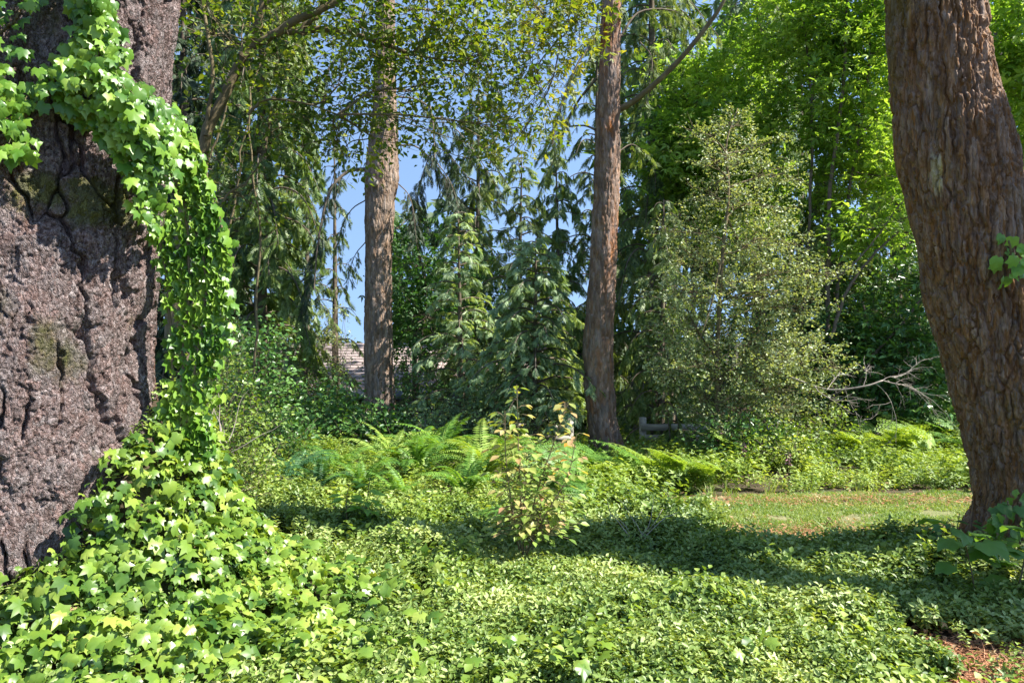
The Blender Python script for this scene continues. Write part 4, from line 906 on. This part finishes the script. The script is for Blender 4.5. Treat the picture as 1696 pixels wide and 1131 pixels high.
cover('dry_leaves', 'dry tan leaves fallen on the periwinkle and the path', 'leaf litter', 2600, (-6, 8), (2.4, 8.2), lambda x, y, r: NB(x, y, 1.2, 21) > -.1, [(T_oval(.3, .16, .2)[0]*.05, T_oval()[1]), (T_STAR[0]*.05, T_STAR[1])], M['deadleaf'], lambda x, y: .8+0*x, lambda x, y: .10+.1*NB(x, y, 1.5), 106, .5)
cover('young_weeds', 'pale broad leaved weeds standing a little above the periwinkle in clumps', 'weeds', 9000, (-3.5, 6), (2.4, 6.6), lambda x, y, r: (NB(x, y, 1.6, 31) > .30) & (path_mask(x, y) < .3) & (np.hypot(x-LT[0], y-LT[1]) > 1.6) & (np.hypot((x-2.45)/.6, (y-3.1)/.5) > 1),
      [sprig(6, .075, 50+s, .8, .16, T_oval(.36, .08, .2)) for s in range(3)], M['herb'], lambda x, y: .7+.03*y, lambda x, y: .12+.1*NB(x, y, 1.5), 107, .4)
def t_herb(x, y, r):
    a = (y > 6.2+NB(x, y, .9, 2)*1.2) & (x < 1.7+.3*NB(x, y, 1, 1)); b = (y > 7.25+.3*NB(x, y, 1.5, 3)); return (a | b) & (NB(x, y, 1.1, 8) > -.25) & (path_mask(x, y) < .5) & ~((x < .6) & (y > 6.4) & (y < 9.4) & (r.uniform(0, 1, len(x)) < .6))
cover('undergrowth', 'tangled pale green undergrowth between the path, the ferns and the trees', 'undergrowth', 34000, (-8, 12), (5.6, 13.5), t_herb,
      [sprig(9, .06, 20+s, .6, .20, T_oval(.28, .08, .2)) for s in range(3)]+[sprig(7, .08, 30+s, .6, .26, T_STAR) for s in range(2)], M['herb'], lambda x, y: (.6+.04*y)*(1+.5*NB(x, y, 1.1, 12)), lambda x, y: .04+.12*NB(x, y, 1.4, 5), 102, .35)
def blade_tuft(seed, n=9, h=.12):
    r = np.random.default_rng(seed); V = []; T = []
    for i in range(n):
        a = r.uniform(0, 2*pi); b = r.normal(size=2)*.02; l = h*r.uniform(.5, 1.1); w_ = .0028; d = np.array([math.cos(a), math.sin(a)]); p = np.array([-d[1], d[0]])
        for k, (t, ww) in enumerate(((0, 1), (.6, .8), (1, 0))):
            c = b+d*l*.55*t*t
            V += [(*(c+p*w_*ww), l*t*(1-.25*t)), (*(c-p*w_*ww), l*t*(1-.25*t))]
        q = len(V)-6; T += [[q, q+1, q+3], [q, q+3, q+2], [q+2, q+3, q+5]]
    return np.array(V), T
cover('grass', 'thin short grass and moss tufts on and beside the path', 'grass', 110000, (.8, 9), (4.9, 8.2), lambda x, y, r: (path_mask(x, y) > .15) & (NB(x, y, 2.2, 6) > -.45+.30*np.clip(path_mask(x, y), 0, 1)*r.uniform(0, 1.6, len(x))), [blade_tuft(s, 9, .045) for s in range(3)], M['grass'], lambda x, y: .8+0*x, lambda x, y: 0*x+.015, 103, .2, 0)
cover('tall_grass', 'taller grass tufts along the near edge of the path', 'grass', 2600, (.8, 6), (5.0, 8.2), lambda x, y, r: (path_mask(x, y) > .02) & (path_mask(x, y) < .65) & (NB(x, y, 2.6, 16) > -.05), [blade_tuft(10+s, 12, .26) for s in range(3)], M['grass'], lambda x, y: .9+0*x, lambda x, y: 0*x+.01, 104, .25, 0)
def needles():
    r = np.random.default_rng(105); n = 20000
    c = np.array([[2.40, 3.26, .42, .20], [3.4, 6.75, 1.6, .14], [2.3, 5.5, .9, .2], [4.2, 5.2, .7, .4]]); k = r.choice(4, n, p=[.5, .2, .2, .1])
    x = c[k, 0]+r.normal(size=n)*c[k, 2]; y = c[k, 1]+r.normal(size=n)*c[k, 3]
    v = np.array([[-.0015, 0, 0], [.0015, 0, 0], [.001, .05, .006], [-.001, .05, .006]]); lf = T_simple(.3, .1, .1)
    tm = (v, [[0, 1, 2], [0, 2, 3]]); tm2 = (lf[0]*.028, lf[1])
    scatter('fallen_needles', [tm, tm, tm2], np.c_[x, y, land(x, y)+.02+r.uniform(0, .02, n)], np.c_[r.normal(size=(n, 2))*.25, r.uniform(0, 6.3, n)], r.uniform(.6, 1.3, n), M['needle'], 'rusty fallen needles and leaves on bare soil by the path and in the lower right corner', 'leaf litter')
needles()

# ------------------------------------------------------------------ ferns
def frond_mesh(L, W, k, arch, mat, seed, stalk=.12, tri=False, name='frond'):
    r = np.random.default_rng(seed); g = Geo()
    t = np.linspace(0, 1, 24); s = t*L
    ang = arch[0]+(arch[1]-arch[0])*t                       # elevation of the tangent along the frond
    y = np.concatenate([[0], np.cumsum(np.cos(ang[1:])*np.diff(s))]); z = np.concatenate([[0], np.cumsum(np.sin(ang[1:])*np.diff(s))])
    bend = r.uniform(-.12, .12)*L
    P = np.c_[bend*t*t, y, z]; g.tube(P, np.linspace(.004, .0012, 24), 4, False)
    for i in range(k):
        u = stalk+(1-stalk)*(i+.3)/k; j = u*23; a = int(j); b = P[a]*(1-(j-a))+P[min(a+1, 23)]*(j-a); T = unit(P[min(a+1, 23)]-P[a])
        v = (u-stalk)/(1-stalk)
        wl_ = W*((1-v)**.9 if tri else (math.sin(pi*min(1, .28+.72*v))**.75*(1 if v < .9 else .8)))*r.uniform(.85, 1.1)
        up = np.cross([1, 0, 0], T)
        for sg in (-1, 1):
            d = unit(np.array([sg, 0, 0])+T*(.45 if not tri else .55)-up*.18+r.normal(size=3)*.06)
            if not tri:
                V, TT = orient(T_simple(.15, .03, .12), [b], np.array([d]), np.array([up]), wl_); g.add(V, None, TT)
            else:
                m = max(3, int(wl_/.035))
                for q in range(m):
                    w2 = (q+.4)/m; c = b+d*wl_*w2
                    for s2 in (-1, 1):
                        e = unit(np.cross(up, d)*s2+d*.7)
                        V, TT = orient(T_simple(.26, .02, .05), [c], np.array([e]), np.array([up+r.normal(size=3)*.12]), wl_*.32*(1-w2*.8)+.008); g.add(V, None, TT)
                V, TT = orient(T_simple(.05, 0, .05), [b], np.array([d]), np.array([up]), wl_); g.add(V, None, TT)
    me = g.mesh(name); me.materials.append(mat); return me
FR = {}
for nm, mt in (('green', 'fern'), ('pale', 'fern_pale'), ('blue', 'fern_blue')):
    FR[nm] = [frond_mesh(1.0, .115, 26, (1.45+.04*s, -.1-.25*s), M[mt], s) for s in range(3)]
BR = {nm: [frond_mesh(1.0, .34, 9, (.95+.1*s, -.15), M[mt], 10+s, .35, True) for s in range(3)] for nm, mt in (('green', 'fern'), ('pale', 'fern_pale'))}
def fern(px, py, Y, n, L, kind, label, group, seed, lib=FR, bias=None, spread=1.0):
    r = np.random.default_rng(seed); x = (px-CX)/F*Y; z = float(land(np.array([x]), np.array([Y]))[0])+.03
    t = thing('sword_fern' if lib is FR else 'bracken_fern', label, 'fern', (x, Y, z), group)
    for i in range(n):
        o = bpy.data.objects.new('frond', lib[kind][r.integers(0, 3)]); COL.objects.link(o); o.parent = t
        az = i*2*pi/n+r.uniform(-.3, .3) if bias is None else bias+r.normal()*spread
        o.rotation_euler = (r.uniform(-.35, .3), r.uniform(-.2, .2), az); s = L*r.uniform(.7, 1.15); o.scale = (s*1.1, s, s)
        if lib is BR: o.location = (r.normal()*.22, r.normal()*.15, 0)
        else: o.location = (r.normal()*.03, r.normal()*.03, 0)
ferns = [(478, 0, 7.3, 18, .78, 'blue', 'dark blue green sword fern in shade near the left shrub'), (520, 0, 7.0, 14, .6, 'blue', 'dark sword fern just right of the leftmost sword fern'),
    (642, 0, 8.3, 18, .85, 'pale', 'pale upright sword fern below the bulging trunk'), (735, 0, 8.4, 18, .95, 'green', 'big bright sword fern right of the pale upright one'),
    (600, 0, 6.9, 14, .6, 'green', 'low dark fern behind the two lime shoots'), (690, 0, 7.5, 16, .8, 'green', 'sword fern in the middle of the fern bank'),
    (800, 0, 7.6, 18, .9, 'pale', 'yellow green sword fern left of the bronze sapling'), (770, 0, 6.7, 14, .65, 'green', 'arching fern at the front edge of the fern bank'),
    (660, 0, 6.5, 13, .55, 'green', 'small fern lying over the periwinkle edge'), (560, 0, 7.9, 14, .7, 'green', 'green sword fern under the dark glossy shrub'),
    (700, 0, 9.2, 16, .8, 'green', 'rear sword fern in front of the middle shrubs'), (840, 0, 9.0, 14, .7, 'green', 'small rear fern behind the bronze sapling')]
for i, f in enumerate(ferns): fern(f[0], 0, f[2], f[3], f[4], f[5], f[6], 'sword ferns in the bank', 200+i)
brk = [(960, 7.0, 9, .8, 'green', 'bracken leaning left beside the bronze sapling'), (1010, 7.6, 10, .85, 'green', 'dense bracken below the slender fir'), (1060, 7.3, 10, .8, 'pale', 'pale bracken clump in front of the fence boards'),
    (1120, 7.8, 9, .8, 'pale', 'bracken clump left of the path, middle one'), (1170, 7.3, 8, .7, 'pale', 'bracken clump at the left end of the path'), (940, 6.2, 7, .6, 'green', 'low bracken frond cluster by the foot of the sapling'),
    (1000, 6.4, 7, .6, 'green', 'low bracken at the edge of the shaded periwinkle'), (1230, 8.6, 8, .75, 'pale', 'bracken under the pale shrub'), (1400, 9.2, 10, .85, 'pale', 'sunlit bracken beyond the path, left one'),
    (1470, 9.0, 11, .9, 'pale', 'sunlit bracken beyond the path, middle one below the dead branch'), (1540, 8.7, 11, .9, 'pale', 'sunlit bracken beyond the path close to the leaning fir'), (1450, 10.2, 10, .9, 'pale', 'far bracken in front of the deep green bush, left one'),
    (1530, 10.3, 10, .9, 'pale', 'far bracken in front of the deep green bush, right one'), (1590, 9.8, 9, .85, 'green', 'bracken half hidden behind the leaning fir'), (1040, 8.2, 7, .55, 'green', 'bracken at the foot of the fence'), (1360, 10.4, 8, .8, 'green', 'bracken below the dead branch root')]
for i, (px, Y, n, L, k, lb) in enumerate(brk): fern(px, 0, Y, n, L, k, lb, 'bracken by the path', 240+i, BR, bias=1.35, spread=.75)

# ------------------------------------------------------------------ saplings and shoots
def sapling(name, label, cat, stems, n, lsz, leaf, seed, tms, spread, Y, stem_r=.006, ystart=.15, group=None, droop=.3):
    r = np.random.default_rng(seed); st = [spline([at(x, y, Y+dy) for x, y, dy in s], 20) for s in stems]
    t = thing(name, label, cat, tuple(st[0][0]), group); P = []; D = []
    for P_ in st:
        g = Geo(); g.tube(P_, np.linspace(stem_r, stem_r*.4, 20), 5); obj('stem', g.mesh('stem', True), M['limb'], t)
    for i in range(n):
        s = st[i % len(st)]; u = (ystart+(1-ystart)*r.uniform())*18.9; k = int(u); b = s[k]*(1-(u-k))+s[k+1]*(u-k)
        a = r.uniform(0, 2*pi); d = np.array([math.cos(a), math.sin(a), -.1-droop*r.uniform()]); L = spread*r.uniform(.15, 1)*(1.1-u/19*.8)
        P.append(b+d*L*np.array([1, 1, .3])+np.array([0, 0, L*.3])); D.append(d)
    P = np.array(P); D = np.array(D)
    leaf_objs(t, 'leaf', tms, P, unit(D), unit(rnd(r, n)*.35+np.array([.1, -.25, 1])), r.uniform(.7, 1.2, n)*lsz, M[leaf], 300)
    g = Geo()
    for p, i in zip(P, range(n)):
        s = st[i % len(st)]; k = np.argmin(np.linalg.norm(s-p, axis=1)+np.where(s[:, 2] > p[2], .3, 0)); g.tube(np.array([s[k], (s[k]+p)/2+[0, 0, .01], p]), .0018, 3, False)
    obj('twigs', g.mesh('twigs'), M['limb'], t, 'stuff')
    return t
sapling('sapling', 'bronze and yellow leaved sapling standing alone in the centre', 'sapling',
  [[(868, 918, 0), (862, 820, 0), (858, 720, -.05), (856, 640, -.05)], [(870, 918, 0), (885, 830, .1), (915, 740, .1), (940, 665, .1)], [(866, 918, 0), (850, 850, -.1), (838, 760, -.1), (836, 680, -.1)], [(872, 918, 0), (905, 850, -.1), (940, 790, -.1), (955, 720, -.1)]],
  300, .072, 'bronze', 301, [T_oval(.27, .06, .12)], .22, 4.75)
sapling('sapling', 'green leafy sprouts massed low round the bronze sapling', 'sapling', [[(860, 910, .1), (850, 860, .1), (838, 800, .1)], [(875, 910, .1), (895, 850, .1), (905, 760, .1)], [(880, 910, -.1), (920, 870, -.1), (935, 820, -.1)], [(866, 910, -.1), (868, 860, -.1), (872, 750, -.1)]],
  299, .06, 'herb', 302, [T_oval(.3, .06, .12)], .28, 4.8)
for i, (px, h, lb) in enumerate([(575, 795, 'left of the two lime green shoots in front of the ferns'), (609, 790, 'right and taller of the two lime green shoots in front of the ferns')]):
    sapling('shoot', lb, 'shoot', [[(px, 868, 0), (px-2, 835, 0), (px+4, h, 0)]], 11, .12, 'lime', 310+i, [T_oval(.22, .06, .1)], .07, 5.5, .005, .3, 'lime green shoots', .0)
sapling('berry_plant', 'tall stem with broad bright leaves in front of the leaning fir foot', 'plant', [[(1618, 1005, 0), (1610, 950, 0), (1595, 890, 0), (1575, 870, 0)], [(1600, 920, 0), (1640, 905, 0), (1665, 925, 0)]], 16, .15, 'berry_leaf', 320, [T_BROAD], .22, 3.9, .005, .35, 'broad leaved plants', .15)
sapling('berry_plant', 'broad leaved stem at the right edge with a brown base', 'plant', [[(1675, 1012, 0), (1690, 960, 0), (1705, 880, 0)]], 13, .16, 'berry_leaf', 321, [T_BROAD], .24, 3.9, .007, .35, 'broad leaved plants', .15)
sapling('berry_plant', 'small dark leaves close to the leaning fir, left of its foot', 'plant', [[(1590, 905, 0), (1585, 880, 0), (1590, 850, 0)], [(1560, 905, 0), (1555, 880, 0), (1575, 860, 0)]], 24, .09, 'salal', 322, [T_oval(.3, .05, .12)], .22, 4.8, .005, .2, 'broad leaved plants', .15)
def trunk_vine(label, cpx, cpy, n, rad, sc, seed, mat='berry_leaf'):
    r = np.random.default_rng(seed); c = at(cpx, cpy, RTY-.44); P = c+np.clip(r.normal(size=(n, 3)), -1.6, 1.6)*np.array([rad[0], .06, rad[1]]); n_ = unit(rnd(r, n)*.4+np.array([.1, -.6, .6]))
    t = thing('creeper', label, 'creeper', tuple(c))
    leaf_objs(t, 'leaf', [T_IVY[0], T_IVY[4], T_BROAD], P, unit(rnd(r, n)*.5+np.array([0, -.2, -.8])), n_, r.uniform(.7, 1.2, n)*sc, M[mat])
    g = Geo(); g.tube(spline([c+[.1, .25, -rad[1]*2.2], c+[0, .05, 0], c+[-.05, 0, rad[1]*.9]], 12), .006, 5); obj('vine', g.mesh('vine', True), M['limb'], t)
trunk_vine('bright leaved creeper on the right side of the leaning fir foot', 1682, 860, 44, (.10, .13), .10, 330)
trunk_vine('small sprig of bright leaves halfway up the leaning fir, right edge', 1684, 420, 26, (.07, .09), .085, 331, 'lime')

# dead branch
def dead():
    r = np.random.default_rng(340); g = Geo(); Y = 8.4
    def br(a, d, L, rad, depth):
        n = 9; P = [np.array(a)]; dd = unit(d)
        for i in range(n-1):
            dd = unit(dd+r.normal(size=3)*.16+np.array([0, 0, -.02])); P.append(P[-1]+dd*L/n)
        g.tube(np.array(P), np.linspace(rad, rad*.35, n), 4)
        if depth:
            for k in range(5 if depth > 1 else 4):
                j = r.integers(2, n); br(P[j], dd+rnd(r, 1)[0]*.9, L*r.uniform(.35, .6), rad*.5, depth-1)
    main = spline([at(1310, 625, Y+.4), at(1370, 645, Y), at(1430, 640, Y-.2), at(1462, 630, Y-.2)], 14); g.tube(main, np.linspace(.014, .009, 14), 6)
    for x, y, dx, dz, L in [(1462, 630, .5, .35, .5), (1450, 635, .6, -.5, .9), (1462, 630, 1, -.45, 1.0), (1400, 645, .3, -.6, .6), (1430, 640, .3, .5, .45), (1370, 645, .4, .4, .4), (1350, 640, .5, -.6, .6), (1480, 625, .9, .1, .6), (1470, 630, .9, -.8, .6)]:
        br(at(x, y, Y-.2), np.array([dx, r.uniform(-.3, .3), dz]), L, .0055, 2)
    o = obj('dead_branch', g.mesh('dead_branch', True), M['deadwood']); props(o, 'bleached bare dead branch with many twigs reaching out of the pale shrub to the right', 'branch')
dead()
def twiglets():
    r = np.random.default_rng(350)
    for px, py, Y, lb in [(365, 740, 5.2, 'bare reddish twig hanging beside the ivy below the left shrub'), (1060, 905, 5.2, 'dry forked twigs standing in the shaded periwinkle')]:
        g = Geo(); c = at(px, py, Y)
        for k in range(7):
            d = unit(np.array([r.normal()*.6, r.normal()*.3, 1 if k % 2 else .5])); P = [c+r.normal(size=3)*.03]
            for i in range(6): d = unit(d+r.normal(size=3)*.25); P.append(P[-1]+d*.07)
            g.tube(np.array(P), np.linspace(.004, .0015, 7), 4, False)
        props(obj('dry_twig', g.mesh('dry_twig'), M['deadwood']), lb, 'twig')
twiglets()
# foxgloves: pinkish flower spikes among the undergrowth
flower = leafmat('dusty pink bell', [(.35, .16, .22), (.5, .3, .36)], .3, .5, 5)
for i, (px, py, Y) in enumerate([(1306, 790, 7.9), (1192, 750, 8.6), (1232, 775, 8.2)]):
    r = np.random.default_rng(360+i); b = at(px, py, Y); b[2] = float(land(b[:1], b[1:2])[0]); top = at(px, py-45, Y)
    t = thing('foxglove', ['tallest foxglove spike at the left end of the path, beside the fresh green bush', 'foxglove spike in front of the pale shrub, leftmost', 'middle foxglove spike below the pale shrub'][i], 'flower', tuple(b), 'foxgloves below the pale shrub')
    g = Geo(); g.tube(np.array([b, (b+top)/2, top]), .004, 4); obj('stem', g.mesh('stem'), M['stem'], t)
    for k in range(12):
        u = k/12; c = b+(top-b)*(.5+.5*u); a = k*2.4; d = np.array([math.cos(a), math.sin(a), -.5]); g = Geo()
        g.tube(np.array([c, c+d*.012, c+d*.035]), np.array([.003, .008, .011])*(1.1-.5*u), 6, False); obj('bell', g.mesh('bell'), flower, t)

# shade tree just outside the right edge: its trunk lays the dark band over the foreground
def shade_tree():
    p = Plant(400)
    p.wood.tube(spline([(6.4, 1.0, -.3), (6.55, 2.2, 2.8), (6.6, 2.9, 4.6), (6.68, 3.5, 6.2), (6.7, 3.85, 7.1)], 30), np.linspace(.42, .2, 30), 16)
    for z, dx, dy in ((4.6, .3, .8), (5.2, .5, .6), (6.0, -.6, .5), (6.6, .3, .5)):
        b = np.array([6.65, 2.9+(z-4.6)*.39, z]); d = np.array([dx, dy, .1])
        p.bough([b, b+d*.5, b+d-[0, 0, .15]], .03, T_HEM, .4, 8, .4, .6)
    p.done('fir_tree', 'leaning broken fir just beyond the right edge whose shadow crosses the foreground', 'tree', (6.4, 1.0, 0), M['bark_right'], M['hemlock'])
shade_tree()
tri = sum(len(o.data.loops)-2*len(o.data.polygons) for o in bpy.data.objects if o.type == 'MESH')
print('TRIS', tri, 'OBJ', len(bpy.data.objects))
